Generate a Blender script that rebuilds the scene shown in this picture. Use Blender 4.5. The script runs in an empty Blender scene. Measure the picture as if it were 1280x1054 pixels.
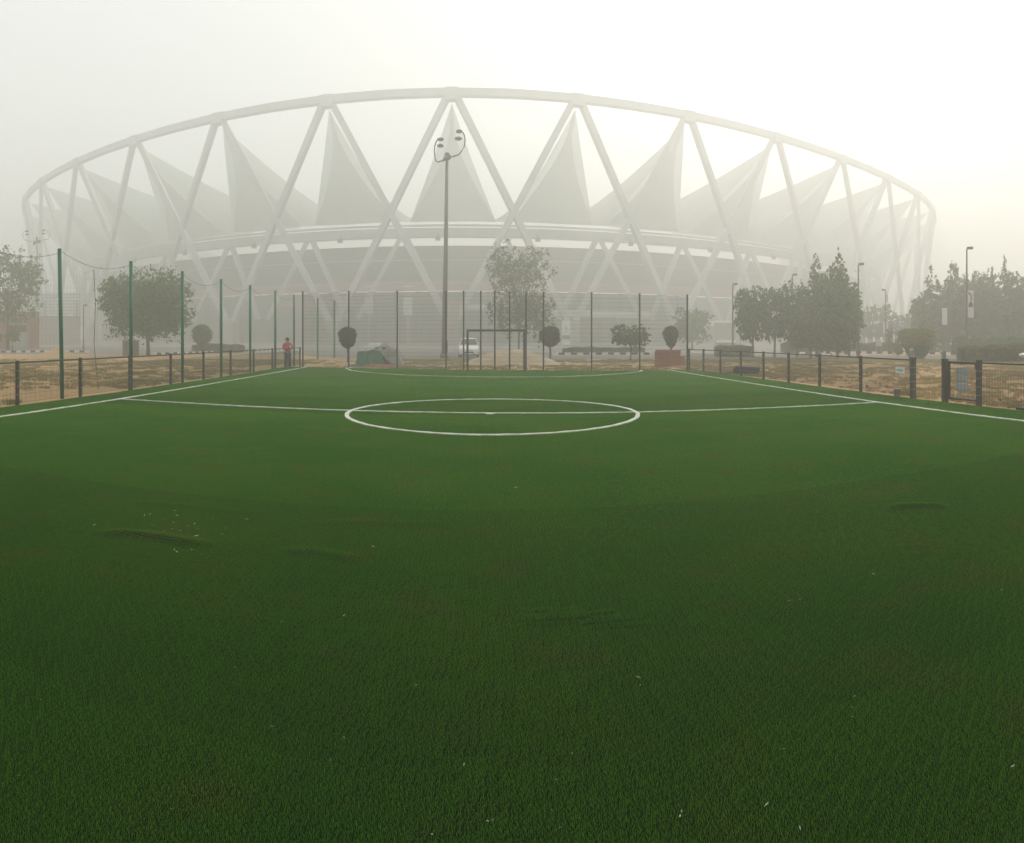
import bpy, math, random
import numpy as np
from mathutils import Vector, Matrix
from math import sin, cos, tan, pi, atan2, hypot, radians, sqrt

random.seed(7)
rng = np.random.default_rng(7)
S = bpy.context.scene
COL = S.collection

# ------------------------------------------------------------------ camera
# the photograph is a phone panorama: a cylindrical projection
F, YH, XV, CAMZ = 816.6, 420.66, 594.6, 1.65
W_PX, H_PX = 1280, 1054
YAW = (640 - XV) / F
cam_d = bpy.data.cameras.new('camera')
cam = bpy.data.objects.new('camera', cam_d)
COL.objects.link(cam)
cam.location = (0, 0, CAMZ)
cam.rotation_euler = (radians(90), 0, -YAW)
cam_d.type = 'PANO'
cam_d.panorama_type = 'CENTRAL_CYLINDRICAL'
cam_d.central_cylindrical_radius = 1.0
cam_d.central_cylindrical_range_u_min = -640 / F
cam_d.central_cylindrical_range_u_max = 640 / F
cam_d.central_cylindrical_range_v_min = (YH - H_PX) / F
cam_d.central_cylindrical_range_v_max = YH / F
cam_d.clip_start = 0.05
cam_d.clip_end = 4000
S.camera = cam

# ------------------------------------------------------------------ world, sun, exposure
SUN_AZ, SUN_EL = radians(30), radians(36)      # azimuth to the right of +Y
w = bpy.data.worlds.new('World')
S.world = w
w.use_nodes = True
nt = w.node_tree
nt.nodes.clear()
sky = nt.nodes.new('ShaderNodeTexSky')
sky.sky_type = 'NISHITA'
sky.sun_disc = False
sky.sun_elevation = SUN_EL
sky.sun_rotation = SUN_AZ
sky.air_density = 1.0
sky.dust_density = 8.0
sky.ozone_density = 1.0
hsv = nt.nodes.new('ShaderNodeHueSaturation')
hsv.inputs['Saturation'].default_value = 0.35
bg = nt.nodes.new('ShaderNodeBackground')
bg.inputs['Strength'].default_value = 0.15
wo = nt.nodes.new('ShaderNodeOutputWorld')
nt.links.new(sky.outputs[0], hsv.inputs['Color'])
# thin overcast: most of the sky is an even bright veil
mxs = nt.nodes.new('ShaderNodeMix')
mxs.data_type = 'RGBA'
mxs.clamp_factor = True
mxs.inputs['Factor'].default_value = 0.88
mxs.inputs['B'].default_value = (5.75, 5.95, 5.8, 1)
nt.links.new(hsv.outputs[0], mxs.inputs['A'])
nt.links.new(mxs.outputs['Result'], bg.inputs['Color'])
nt.links.new(bg.outputs[0], wo.inputs['Surface'])

sl = bpy.data.lights.new('sun', 'SUN')
sl.energy = 1.1
sl.angle = radians(14)
sl.color = (1.0, 0.88, 0.72)
sun = bpy.data.objects.new('sun', sl)
COL.objects.link(sun)
sd = Vector((sin(SUN_AZ) * cos(SUN_EL), cos(SUN_AZ) * cos(SUN_EL), sin(SUN_EL)))
sun.rotation_euler = sd.to_track_quat('Z', 'Y').to_euler()

vs = S.view_settings
S.display_settings.display_device = 'sRGB'
vs.view_transform = 'Standard'
vs.look = 'None'
vs.exposure = 0.23
vs.gamma = 1.0
vs.use_curve_mapping = False
S.cycles.volume_bounces = 3
S.cycles.max_bounces = 8
S.cycles.diffuse_bounces = 3
S.cycles.use_denoising = True

# ------------------------------------------------------------------ helpers
def th(x):
    return (x - XV) / F
def pd(x, D, z=0.0):
    return Vector((D * sin(th(x)), D * cos(th(x)), z))
def gr(x, y, z=0.0):
    return pd(x, CAMZ * F / (y - YH), z)
def hz(y, D):
    return CAMZ + (YH - y) * D / F
def sz(px, D):
    return px * D / F

MATS = {}
def mat(name, col, rough=0.8, col2=None, scale=8.0, bump=0.0, bscale=None, metal=0.0, island=0.0, trans=0.0, sheen=0.0, detail=4.0, lo=0.35, hi=0.65, spec=0.5):
    if name in MATS:
        return MATS[name]
    m = bpy.data.materials.new(name)
    m.use_nodes = True
    t = m.node_tree
    b = t.nodes['Principled BSDF']
    b.inputs['Roughness'].default_value = rough
    b.inputs['Metallic'].default_value = metal
    b.inputs['Specular IOR Level'].default_value = spec
    if sheen:
        b.inputs['Sheen Weight'].default_value = sheen
    tc = t.nodes.new('ShaderNodeNewGeometry')
    out_col = None
    if col2 is not None:
        n = t.nodes.new('ShaderNodeTexNoise')
        n.inputs['Scale'].default_value = scale
        n.inputs['Detail'].default_value = detail
        t.links.new(tc.outputs['Position'], n.inputs['Vector'])
        mr = t.nodes.new('ShaderNodeMapRange')
        mr.inputs['From Min'].default_value = lo
        mr.inputs['From Max'].default_value = hi
        t.links.new(n.outputs['Fac'], mr.inputs['Value'])
        mx = t.nodes.new('ShaderNodeMix')
        mx.data_type = 'RGBA'
        mx.inputs['A'].default_value = (*col, 1)
        mx.inputs['B'].default_value = (*col2, 1)
        t.links.new(mr.outputs['Result'], mx.inputs['Factor'])
        out_col = mx.outputs['Result']
    if island:
        hs = t.nodes.new('ShaderNodeHueSaturation')
        mr2 = t.nodes.new('ShaderNodeMapRange')
        mr2.inputs['To Min'].default_value = 1 - island
        mr2.inputs['To Max'].default_value = 1 + island
        t.links.new(tc.outputs['Random Per Island'], mr2.inputs['Value'])
        t.links.new(mr2.outputs['Result'], hs.inputs['Value'])
        if out_col is not None:
            t.links.new(out_col, hs.inputs['Color'])
        else:
            hs.inputs['Color'].default_value = (*col, 1)
        out_col = hs.outputs['Color']
    if out_col is not None:
        t.links.new(out_col, b.inputs['Base Color'])
    else:
        b.inputs['Base Color'].default_value = (*col, 1)
    if bump:
        n2 = t.nodes.new('ShaderNodeTexNoise')
        n2.inputs['Scale'].default_value = bscale or scale * 3
        n2.inputs['Detail'].default_value = 5
        t.links.new(tc.outputs['Position'], n2.inputs['Vector'])
        bp = t.nodes.new('ShaderNodeBump')
        bp.inputs['Strength'].default_value = bump
        bp.inputs['Distance'].default_value = 0.05
        t.links.new(n2.outputs['Fac'], bp.inputs['Height'])
        t.links.new(bp.outputs['Normal'], b.inputs['Normal'])
    if trans:
        tr = t.nodes.new('ShaderNodeBsdfTranslucent')
        if out_col is not None:
            t.links.new(out_col, tr.inputs['Color'])
        else:
            tr.inputs['Color'].default_value = (*col, 1)
        ms = t.nodes.new('ShaderNodeMixShader')
        ms.inputs[0].default_value = trans
        t.links.new(b.outputs[0], ms.inputs[1])
        t.links.new(tr.outputs[0], ms.inputs[2])
        t.links.new(ms.outputs[0], t.nodes['Material Output'].inputs['Surface'])
    MATS[name] = m
    return m

class MB:
    def __init__(s):
        s.v, s.f, s.m = [], [], []
    def add(s, vs_, fs, mi=0):
        o = len(s.v)
        s.v += [tuple(p) for p in vs_]
        s.f += [tuple(i + o for i in f) for f in fs]
        s.m += [mi] * len(fs)
    def box(s, c, d, rz=0.0, mi=0, tilt=None):
        c = Vector(c)
        M = Matrix.Rotation(rz, 3, 'Z')
        if tilt is not None:
            M = M @ tilt
        vv = [c + M @ Vector((sx * d[0] / 2, sy * d[1] / 2, sz_ * d[2] / 2)) for sz_ in (-1, 1) for sx, sy in ((-1, -1), (1, -1), (1, 1), (-1, 1))]
        s.add(vv, [(3, 2, 1, 0), (4, 5, 6, 7), (0, 1, 5, 4), (1, 2, 6, 5), (2, 3, 7, 6), (3, 0, 4, 7)], mi)
    def beam(s, a, b, w_, d_=None, mi=0, up=(0, 0, 1)):
        a, b = Vector(a), Vector(b)
        d_ = d_ or w_
        ax = (b - a).normalized()
        u = Vector(up)
        if abs(ax.dot(u)) > 0.98:
            u = Vector((1, 0, 0))
        sx = ax.cross(u).normalized()
        sy = sx.cross(ax).normalized()
        vv = []
        for p in (a, b):
            for i, j in ((-1, -1), (1, -1), (1, 1), (-1, 1)):
                vv.append(p + sx * (i * w_ / 2) + sy * (j * d_ / 2))
        s.add(vv, [(0, 1, 2, 3), (7, 6, 5, 4), (4, 5, 1, 0), (5, 6, 2, 1), (6, 7, 3, 2), (7, 4, 0, 3)], mi)
    def tube(s, pts, rad, n=8, mi=0, cap=True):
        pts = [Vector(p) for p in pts]
        if not hasattr(rad, '__len__'):
            rad = [rad] * len(pts)
        o = len(s.v)
        ref = None
        for i, p in enumerate(pts):
            t = (pts[min(i + 1, len(pts) - 1)] - pts[max(i - 1, 0)]).normalized()
            if ref is None or abs(t.dot(ref)) > 0.95:
                ref = Vector((0, 0, 1)) if abs(t.z) < 0.9 else Vector((1, 0, 0))
            sx = t.cross(ref).normalized()
            sy = sx.cross(t).normalized()
            for k in range(n):
                a = 2 * pi * k / n
                s.v.append(tuple(p + (sx * cos(a) + sy * sin(a)) * rad[i]))
        for i in range(len(pts) - 1):
            for k in range(n):
                k2 = (k + 1) % n
                s.f.append((o + i * n + k, o + i * n + k2, o + (i + 1) * n + k2, o + (i + 1) * n + k))
                s.m.append(mi)
        if cap:
            s.f.append(tuple(o + k for k in reversed(range(n)))); s.m.append(mi)
            s.f.append(tuple(o + (len(pts) - 1) * n + k for k in range(n))); s.m.append(mi)
    def lathe(s, c, prof, n=16, mi=0, wob=0.0):
        c = Vector(c)
        o = len(s.v)
        for r, z in prof:
            for k in range(n):
                a = 2 * pi * k / n
                q = r * (1 + wob * random.uniform(-1, 1))
                s.v.append(tuple(c + Vector((q * cos(a), q * sin(a), z))))
        for i in range(len(prof) - 1):
            for k in range(n):
                k2 = (k + 1) % n
                s.f.append((o + i * n + k, o + i * n + k2, o + (i + 1) * n + k2, o + (i + 1) * n + k)); s.m.append(mi)
        s.f.append(tuple(o + k for k in reversed(range(n)))); s.m.append(mi)
        s.f.append(tuple(o + (len(prof) - 1) * n + k for k in range(n))); s.m.append(mi)
    def obj(s, name, mats, parent=None, smooth=False, loc=None):
        me = bpy.data.meshes.new(name)
        v = s.v
        if loc is not None:
            lx, ly, lz = loc
            v = [(a - lx, b - ly, c - lz) for a, b, c in v]
        me.from_pydata(v, [], s.f)
        if not isinstance(mats, (list, tuple)):
            mats = [mats]
        for m in mats:
            me.materials.append(m)
        if len(mats) > 1:
            me.polygons.foreach_set('material_index', s.m)
        if smooth:
            me.polygons.foreach_set('use_smooth', [True] * len(me.polygons))
        me.update()
        o = bpy.data.objects.new(name, me)
        COL.objects.link(o)
        if parent is not None:
            o.parent = parent
            if loc is None:
                o.matrix_parent_inverse = parent_inv(parent)
        elif loc is not None:
            o.location = loc
        return o

def parent_inv(p):
    m = Matrix.Translation(p.location) @ p.rotation_euler.to_matrix().to_4x4()
    return m.inverted() if p.parent is None else (Matrix.Translation(p.parent.location)).inverted() @ Matrix.Identity(4)

def tag(o, label=None, cat=None, group=None, kind=None):
    if label: o['label'] = label
    if cat: o['category'] = cat
    if group: o['group'] = group
    if kind: o['kind'] = kind
    return o

def thing(name, label, cat, loc=(0, 0, 0), rz=0.0, group=None):
    o = bpy.data.objects.new(name, None)
    COL.objects.link(o)
    o.location = loc
    o.rotation_euler = (0, 0, rz)
    o.empty_display_size = 0.3
    return tag(o, label, cat, group)

def part(mb, name, mats, t, smooth=False):
    """a part whose mesh coordinates are local to its thing t"""
    me_o = mb.obj(name, mats, None, smooth)
    me_o.parent = t
    return me_o

def world_part(mb, name, mats, t, smooth=False):
    """a part whose mesh is given in world coordinates; t has no rotation"""
    x, y, z = t.location
    mb.v = [(a - x, b - y, c - z) for a, b, c in mb.v]
    return part(mb, name, mats, t, smooth)

def np_mesh(name, V, Fq, mats, mi=None, parent=None):
    """numpy mesh of quads or tris"""
    me = bpy.data.meshes.new(name)
    n = len(V)
    k = Fq.shape[1]
    me.vertices.add(n)
    me.vertices.foreach_set('co', np.ascontiguousarray(V, dtype=np.float32).ravel())
    me.loops.add(Fq.size)
    me.loops.foreach_set('vertex_index', np.ascontiguousarray(Fq, dtype=np.int32).ravel())
    me.polygons.add(len(Fq))
    me.polygons.foreach_set('loop_start', np.arange(0, Fq.size, k, dtype=np.int32))
    for m in (mats if isinstance(mats, (list, tuple)) else [mats]):
        me.materials.append(m)
    if mi is not None:
        me.polygons.foreach_set('material_index', np.ascontiguousarray(mi, dtype=np.int32))
    me.update(calc_edges=True)
    me.validate()
    o = bpy.data.objects.new(name, me)
    COL.objects.link(o)
    if parent is not None:
        o.parent = parent
    return o

def vnoise(x, y, seed=0):
    """smooth value noise for arrays"""
    xi, yi = np.floor(x).astype(int), np.floor(y).astype(int)
    xf, yf = x - xi, y - yi
    def h(a, b):
        k = (a * 374761393 + b * 668265263 + seed * 974634777) & 0x7fffffff
        k = ((k ^ (k >> 13)) * 1274126177) & 0x7fffffff
        return ((k ^ (k >> 16)) & 0xffff) / 65535.0
    u, v = xf * xf * (3 - 2 * xf), yf * yf * (3 - 2 * yf)
    return (h(xi, yi) * (1 - u) + h(xi + 1, yi) * u) * (1 - v) + (h(xi, yi + 1) * (1 - u) + h(xi + 1, yi + 1) * u) * v

def fbm(x, y, seed=0, oct=4):
    r, a, s = 0, 0.5, 0
    for i in range(oct):
        r = r + a * vnoise(x * 2 ** i, y * 2 ** i, seed + i)
        s += a
        a *= 0.5
    return r / s

# ------------------------------------------------------------------ materials
M_steel = mat('painted_steel', (0.47, 0.49, 0.49), 0.6, (0.40, 0.42, 0.42), 0.3)
M_membrane = mat('roof_fabric', (0.70, 0.74, 0.71), 0.7, (0.64, 0.68, 0.65), 0.15, trans=0.55)
M_bowl = mat('bowl_concrete', (0.15, 0.15, 0.132), 0.85, (0.125, 0.125, 0.11), 0.12)
M_bowl2 = mat('bowl_concrete_pale', (0.34, 0.315, 0.28), 0.85, (0.29, 0.27, 0.24), 0.2)
M_pink = mat('pink_band', (0.42, 0.20, 0.15), 0.8, (0.38, 0.18, 0.135), 0.3)
M_concourse = mat('concourse_green_grey', (0.19, 0.195, 0.165), 0.85, (0.22, 0.215, 0.185), 0.4)  # green-grey wall colour of the concourse, lightly mottled
M_white = mat('white_paint', (0.78, 0.78, 0.76), 0.5, (0.7, 0.7, 0.68), 3.0)
M_post = mat('dark_post_paint', (0.045, 0.045, 0.036), 0.5, (0.06, 0.055, 0.042), 6.0)
M_wire = mat('mesh_wire', (0.06, 0.065, 0.045), 0.6)
M_wire_pale = mat('mesh_wire_pale', (0.30, 0.31, 0.27), 0.5)
M_green = mat('green_post_paint', (0.014, 0.15, 0.085), 0.45, (0.016, 0.125, 0.072), 3.0)
M_cord = mat('net_cord', (0.08, 0.09, 0.07), 0.9)
M_soil = mat('dry_ground', (0.44, 0.255, 0.115), 0.95, (0.34, 0.235, 0.10), 0.8, bump=0.6, bscale=6, lo=0.38, hi=0.6, detail=6)
M_asph = mat('asphalt', (0.17, 0.155, 0.14), 0.9, (0.14, 0.13, 0.12), 0.4, bump=0.2, bscale=30)
M_plaza = mat('plaza_concrete', (0.24, 0.23, 0.21), 0.9, (0.20, 0.19, 0.175), 0.1)
M_black = mat('black_paint', (0.02, 0.02, 0.02), 0.6)
M_bark = mat('bark', (0.10, 0.075, 0.055), 0.95, (0.06, 0.045, 0.035), 6, bump=0.8, bscale=20)
M_leaf = mat('leaf_dark', (0.066, 0.145, 0.024), 0.7, (0.090, 0.175, 0.034), 0.8, island=0.45, trans=0.25)
M_leaf_olive = mat('leaf_olive', (0.100, 0.135, 0.032), 0.7, (0.115, 0.150, 0.036), 0.8, island=0.45, trans=0.25)
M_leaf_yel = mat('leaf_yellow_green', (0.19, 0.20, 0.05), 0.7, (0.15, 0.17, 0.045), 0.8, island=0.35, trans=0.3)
M_leaf_brown = mat('leaf_brown_green', (0.075, 0.074, 0.045), 0.75, (0.062, 0.07, 0.04), 1.0, island=0.4, trans=0.2)
M_lamp = mat('lamp_metal', (0.10, 0.10, 0.09), 0.5, (0.08, 0.08, 0.07), 4)
M_galv = mat('mast_grey', (0.13, 0.135, 0.12), 0.5, (0.11, 0.115, 0.10), 2)

# ================================================================== ground
FENCE_XL, FENCE_XR = -10.05, 10.75
A_far, B_far = Vector((-9.45, 34.3, 0)), Vector((10.05, 30.2, 0))
def far_y(x):
    return A_far.y + (x - A_far.x) * (B_far.y - A_far.y) / (B_far.x - A_far.x)

def ground_h(X, Y):
    D = np.hypot(X, Y)
    fy = A_far.y + (X - A_far.x) * (B_far.y - A_far.y) / (B_far.x - A_far.x)
    out = np.maximum(np.maximum(-10.3 - X, X - 10.95), Y - fy - 0.2)
    amp = np.clip(out / 1.5, 0, 1) * np.clip((44 - D) / 6, 0, 1)
    h = (fbm(X * 0.55, Y * 0.55, 3, 5) - 0.45) * 0.42 + (fbm(X * 2.2, Y * 2.2, 9, 3) - 0.5) * 0.14
    right = np.where(X > 5, 1.0, 0.35)
    return np.where(out > 0, amp * h * right, 0) - 0.03

def build_ground():
    nth = 420
    rs = np.concatenate([np.linspace(0.5, 9, 12), np.linspace(9.3, 46, 150), np.geomspace(47, 640, 34)])
    ths = np.linspace(0, 2 * pi, nth, endpoint=False)
    # finer where the camera looks
    ths = np.concatenate([np.linspace(-1.15, 1.15, 420), np.linspace(1.15, 2 * pi - 1.15, 100)[1:-1]])
    n = len(ths)
    R, T = np.meshgrid(rs, ths, indexing='ij')
    X, Y = R * np.sin(T), R * np.cos(T)
    Z = ground_h(X, Y)
    V = np.stack([X, Y, Z], -1).reshape(-1, 3)
    V = np.vstack([V, [[0, 0, -0.03]]])
    i, j = np.meshgrid(np.arange(len(rs) - 1), np.arange(n), indexing='ij')
    j2 = (j + 1) % n
    Fq = np.stack([i * n + j, i * n + j2, (i + 1) * n + j2, (i + 1) * n + j], -1).reshape(-1, 4)[:, ::-1]
    o = np_mesh('ground', V[:-1], Fq, M_soil)
    o.data.polygons.foreach_set('use_smooth', [True] * len(o.data.polygons))
    tag(o, kind='structure')
build_ground()

def band(name, pts, z, m, zt=None):
    """flat sheet between two polylines given as (x_px, D_near, D_far)"""
    mb = MB()
    xs = np.array([p[0] for p in pts], float)
    nn = 60
    X = np.linspace(xs[0], xs[-1], nn)
    a = np.interp(X, xs, [p[1] for p in pts]); b = np.interp(X, xs, [p[2] for p in pts])
    vv = []
    for x, p, q in zip(X, a, b):
        vv += [pd(x, p, z), pd(x, q, z)]
    mb.add(vv, [(2 * i, 2 * i + 2, 2 * i + 3, 2 * i + 1) for i in range(nn - 1)])
    return tag(mb.obj(name, m), kind='structure')

band('plaza', [(-420, 88, 400), (380, 84, 400), (700, 62, 400), (1700, 66, 400)], -0.022, M_plaza)
band('road', [(-420, 66, 112), (195, 61, 104), (365, 61, 92), (415, 50, 86), (560, 48.5, 84), (690, 48, 66), (820, 49, 61), (1000, 47, 60), (1160, 43, 57), (1700, 40, 54)], -0.014, M_asph)

def kerb_row(pts, name):
    mb = MB()
    P = [gr(x, y) for x, y in pts]
    acc = 0
    k = 0
    for a, b in zip(P[:-1], P[1:]):
        d = b - a
        L = d.length
        n = max(1, int(L / 0.52))
        rz = atan2(d.y, d.x)
        for i in range(n):
            c = a + d * ((i + 0.5) / n)
            mb.box((c.x, c.y, 0.06 + random.uniform(-.01, .01)), (L / n - 0.03, 0.24, 0.24), rz + random.uniform(-.03, .03), k % 2)
            k += 1
    return tag(mb.obj(name, [M_white, M_black]), kind='structure')
kerb_row([(-60, 441), (20, 440.6), (55, 440.2), (112, 440.4)], 'kerb')
kerb_row([(190, 443.4), (235, 442.2), (300, 439.8), (370, 436.8)], 'kerb')
kerb_row([(1000, 442.2), (1050, 441.6), (1110, 441.8), (1176, 442.6), (1230, 443.5), (1330, 444)], 'kerb')
kerb_row([(690, 443.4), (760, 443.2), (812, 443.2)], 'kerb')

# ================================================================== pitch
M_turfbase = mat('turf_backing', (0.004, 0.011, 0.003), 1.0, (0.006, 0.015, 0.004), 30, spec=0.1)
def turf_mat():
    m = bpy.data.materials.new('turf_fibre')
    m.use_nodes = True
    t = m.node_tree
    b = t.nodes['Principled BSDF']
    g = t.nodes.new('ShaderNodeNewGeometry')
    def noise(scale, detail=4):
        n = t.nodes.new('ShaderNodeTexNoise')
        n.inputs['Scale'].default_value = scale
        n.inputs['Detail'].default_value = detail
        t.links.new(g.outputs['Position'], n.inputs['Vector'])
        return n
    def mix(fac, a, bcol):
        mx = t.nodes.new('ShaderNodeMix'); mx.data_type = 'RGBA'
        t.links.new(fac, mx.inputs['Factor'])
        if isinstance(a, tuple): mx.inputs['A'].default_value = (*a, 1)
        else: t.links.new(a, mx.inputs['A'])
        mx.inputs['B'].default_value = (*bcol, 1)
        return mx.outputs['Result']
    def rng_(src, a, b_, c=0.0, d=1.0):
        r = t.nodes.new('ShaderNodeMapRange')
        r.inputs['From Min'].default_value = a; r.inputs['From Max'].default_value = b_
        r.inputs['To Min'].default_value = c; r.inputs['To Max'].default_value = d
        t.links.new(src, r.inputs['Value'])
        return r.outputs['Result']
    n1 = noise(0.5); n2 = noise(1.7, 6)
    c = mix(rng_(n1.outputs['Fac'], 0.35, 0.65), TURF_A, TURF_B)
    c = mix(rng_(n2.outputs['Fac'], 0.55, 0.75, 0, 0.6), c, TURF_C)
    # the carpet is laid in rolls about 3.7 m wide, each dyed a little differently
    sx = t.nodes.new('ShaderNodeSeparateXYZ'); t.links.new(g.outputs['Position'], sx.inputs[0])
    md = t.nodes.new('ShaderNodeMath'); md.operation = 'MULTIPLY_ADD'; md.inputs[1].default_value = 1 / 3.7; md.inputs[2].default_value = .33
    t.links.new(sx.outputs['Y'], md.inputs[0])
    fl = t.nodes.new('ShaderNodeMath'); fl.operation = 'FLOOR'; t.links.new(md.outputs[0], fl.inputs[0])
    wn = t.nodes.new('ShaderNodeTexWhiteNoise'); wn.noise_dimensions = '1D'; t.links.new(fl.outputs[0], wn.inputs['W'])
    h0 = t.nodes.new('ShaderNodeHueSaturation'); t.links.new(c, h0.inputs['Color'])
    t.links.new(rng_(wn.outputs['Value'], 0, 1, .9, 1.1), h0.inputs['Value'])
    c = h0.outputs['Color']
    hs = t.nodes.new('ShaderNodeHueSaturation')
    t.links.new(c, hs.inputs['Color'])
    t.links.new(rng_(g.outputs['Random Per Island'], 0, 1, 0.68, 1.32), hs.inputs['Value'])
    t.links.new(hs.outputs['Color'], b.inputs['Base Color'])
    b.inputs['Roughness'].default_value = 0.65
    b.inputs['Specular IOR Level'].default_value = 0.12
    tr = t.nodes.new('ShaderNodeBsdfTranslucent')
    t.links.new(hs.outputs['Color'], tr.inputs['Color'])
    ms = t.nodes.new('ShaderNodeMixShader'); ms.inputs[0].default_value = 0.42
    t.links.new(b.outputs[0], ms.inputs[1]); t.links.new(tr.outputs[0], ms.inputs[2])
    t.links.new(ms.outputs[0], t.nodes['Material Output'].inputs['Surface'])
    return m
TURF_A, TURF_B, TURF_C = (0.066, 0.215, 0.012), (0.100, 0.240, 0.014), (0.180, 0.195, 0.036)
M_turf = turf_mat()


# wrinkles in the carpet: (x0,y0,x1,y1 px, height)
RIDGES = [(122, 666, 268, 679, 0.030), (345, 690, 455, 696, 0.014), (650, 776, 800, 770, 0.010), (1108, 637, 1180, 631, 0.026), (160, 628, 330, 640, 0.006), (380, 655, 560, 652, 0.006)]
RID = [(gr(a, b), gr(c, d), h) for a, b, c, d, h in RIDGES]
def ridge_h(X, Y):
    z = np.zeros_like(X)
    for A, B, h in RID:
        dx, dy = B.x - A.x, B.y - A.y
        L2 = dx * dx + dy * dy
        t_ = ((X - A.x) * dx + (Y - A.y) * dy) / L2
        bend = 0.05 * np.sin(t_ * 5)
        dist = ((X - A.x) * dy - (Y - A.y) * dx) / sqrt(L2) + bend
        s = np.clip(np.minimum(t_, 1 - t_) * 4 + 0.2, 0, 1)
        z += h * s * np.exp(-(dist / 0.085) ** 2)
    z += 0.012 * (fbm(X * 0.9, Y * 0.9, 21, 2) - 0.5)
    return z

def build_pitch():
    ys = np.concatenate([[-12, -2], np.arange(0, 9.01, .04), np.linspace(9.3, 34, 60), [0]])[:-1]
    xs = np.concatenate([np.linspace(FENCE_XL, -6.1, 12), np.arange(-6, 8, .06), np.linspace(8.1, FENCE_XR, 10)])
    Xg, Yg = np.meshgrid(xs, ys, indexing='ij')
    Yg = np.where(ys[None, :] > 30, np.minimum(Yg, 100), Yg)
    fy = A_far.y + (Xg - A_far.x) * (B_far.y - A_far.y) / (B_far.x - A_far.x)
    Yg = np.where(ys[None, :] >= 9.3, 9.3 + (ys[None, :] - 9.3) / (34 - 9.3) * (fy - 9.3), Yg)
    Zg = ridge_h(Xg, Yg) - .002
    n1, n2 = Xg.shape
    i, j = np.meshgrid(np.arange(n1 - 1), np.arange(n2 - 1), indexing='ij')
    Fq = np.stack([i * n2 + j, (i + 1) * n2 + j, (i + 1) * n2 + j + 1, i * n2 + j + 1], -1).reshape(-1, 4)
    tag(np_mesh('pitch', np.stack([Xg, Yg, Zg], -1).reshape(-1, 3), Fq, M_turfbase), kind='structure')

def blade_patch(size, n, wd, h, nap=None):
    """n leaning blades, each two quads"""
    if nap is None:
        x = rng.uniform(-size / 2, size / 2, n); y = rng.uniform(-size / 2, size / 2, n)
    else:                           # tufted in rows: one blade in each little square, so the pile is even
        g = int(round(sqrt(n))); n = g * g
        i, j = np.meshgrid(np.arange(g), np.arange(g), indexing='ij')
        x = ((i.ravel() + rng.uniform(0, 1, n)) / g - .5) * size
        y = ((j.ravel() + rng.uniform(0, 1, n)) / g - .5) * size
    a = rng.uniform(0, 2 * pi, n)
    lean = rng.uniform(0.05, 0.6, n) * h if nap is None else rng.uniform(.05, .7, n) * h
    la = rng.uniform(0, 2 * pi, n) if nap is None else rng.uniform(0, 2 * pi, n)
    hh = h * rng.uniform(0.6, 1.1, n)
    wx, wy = np.cos(a) * wd / 2, np.sin(a) * wd / 2
    lx, ly = np.cos(la) * lean, np.sin(la) * lean
    V = np.zeros((n, 6, 3))
    for r, (f, zz, k) in enumerate(((0, 0, 1.0), (0.3, 0.55, 0.9), (1.0, 1.0, 0.35))):
        V[:, 2 * r, 0] = x + lx * f - wx * k; V[:, 2 * r, 1] = y + ly * f - wy * k; V[:, 2 * r, 2] = hh * zz
        V[:, 2 * r + 1, 0] = x + lx * f + wx * k; V[:, 2 * r + 1, 1] = y + ly * f + wy * k; V[:, 2 * r + 1, 2] = hh * zz
    b = np.arange(n)[:, None] * 6
    Fq = np.concatenate([b + np.array([[0, 1, 3, 2]]), b + np.array([[2, 3, 5, 4]])])
    return V.reshape(-1, 3), Fq

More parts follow.
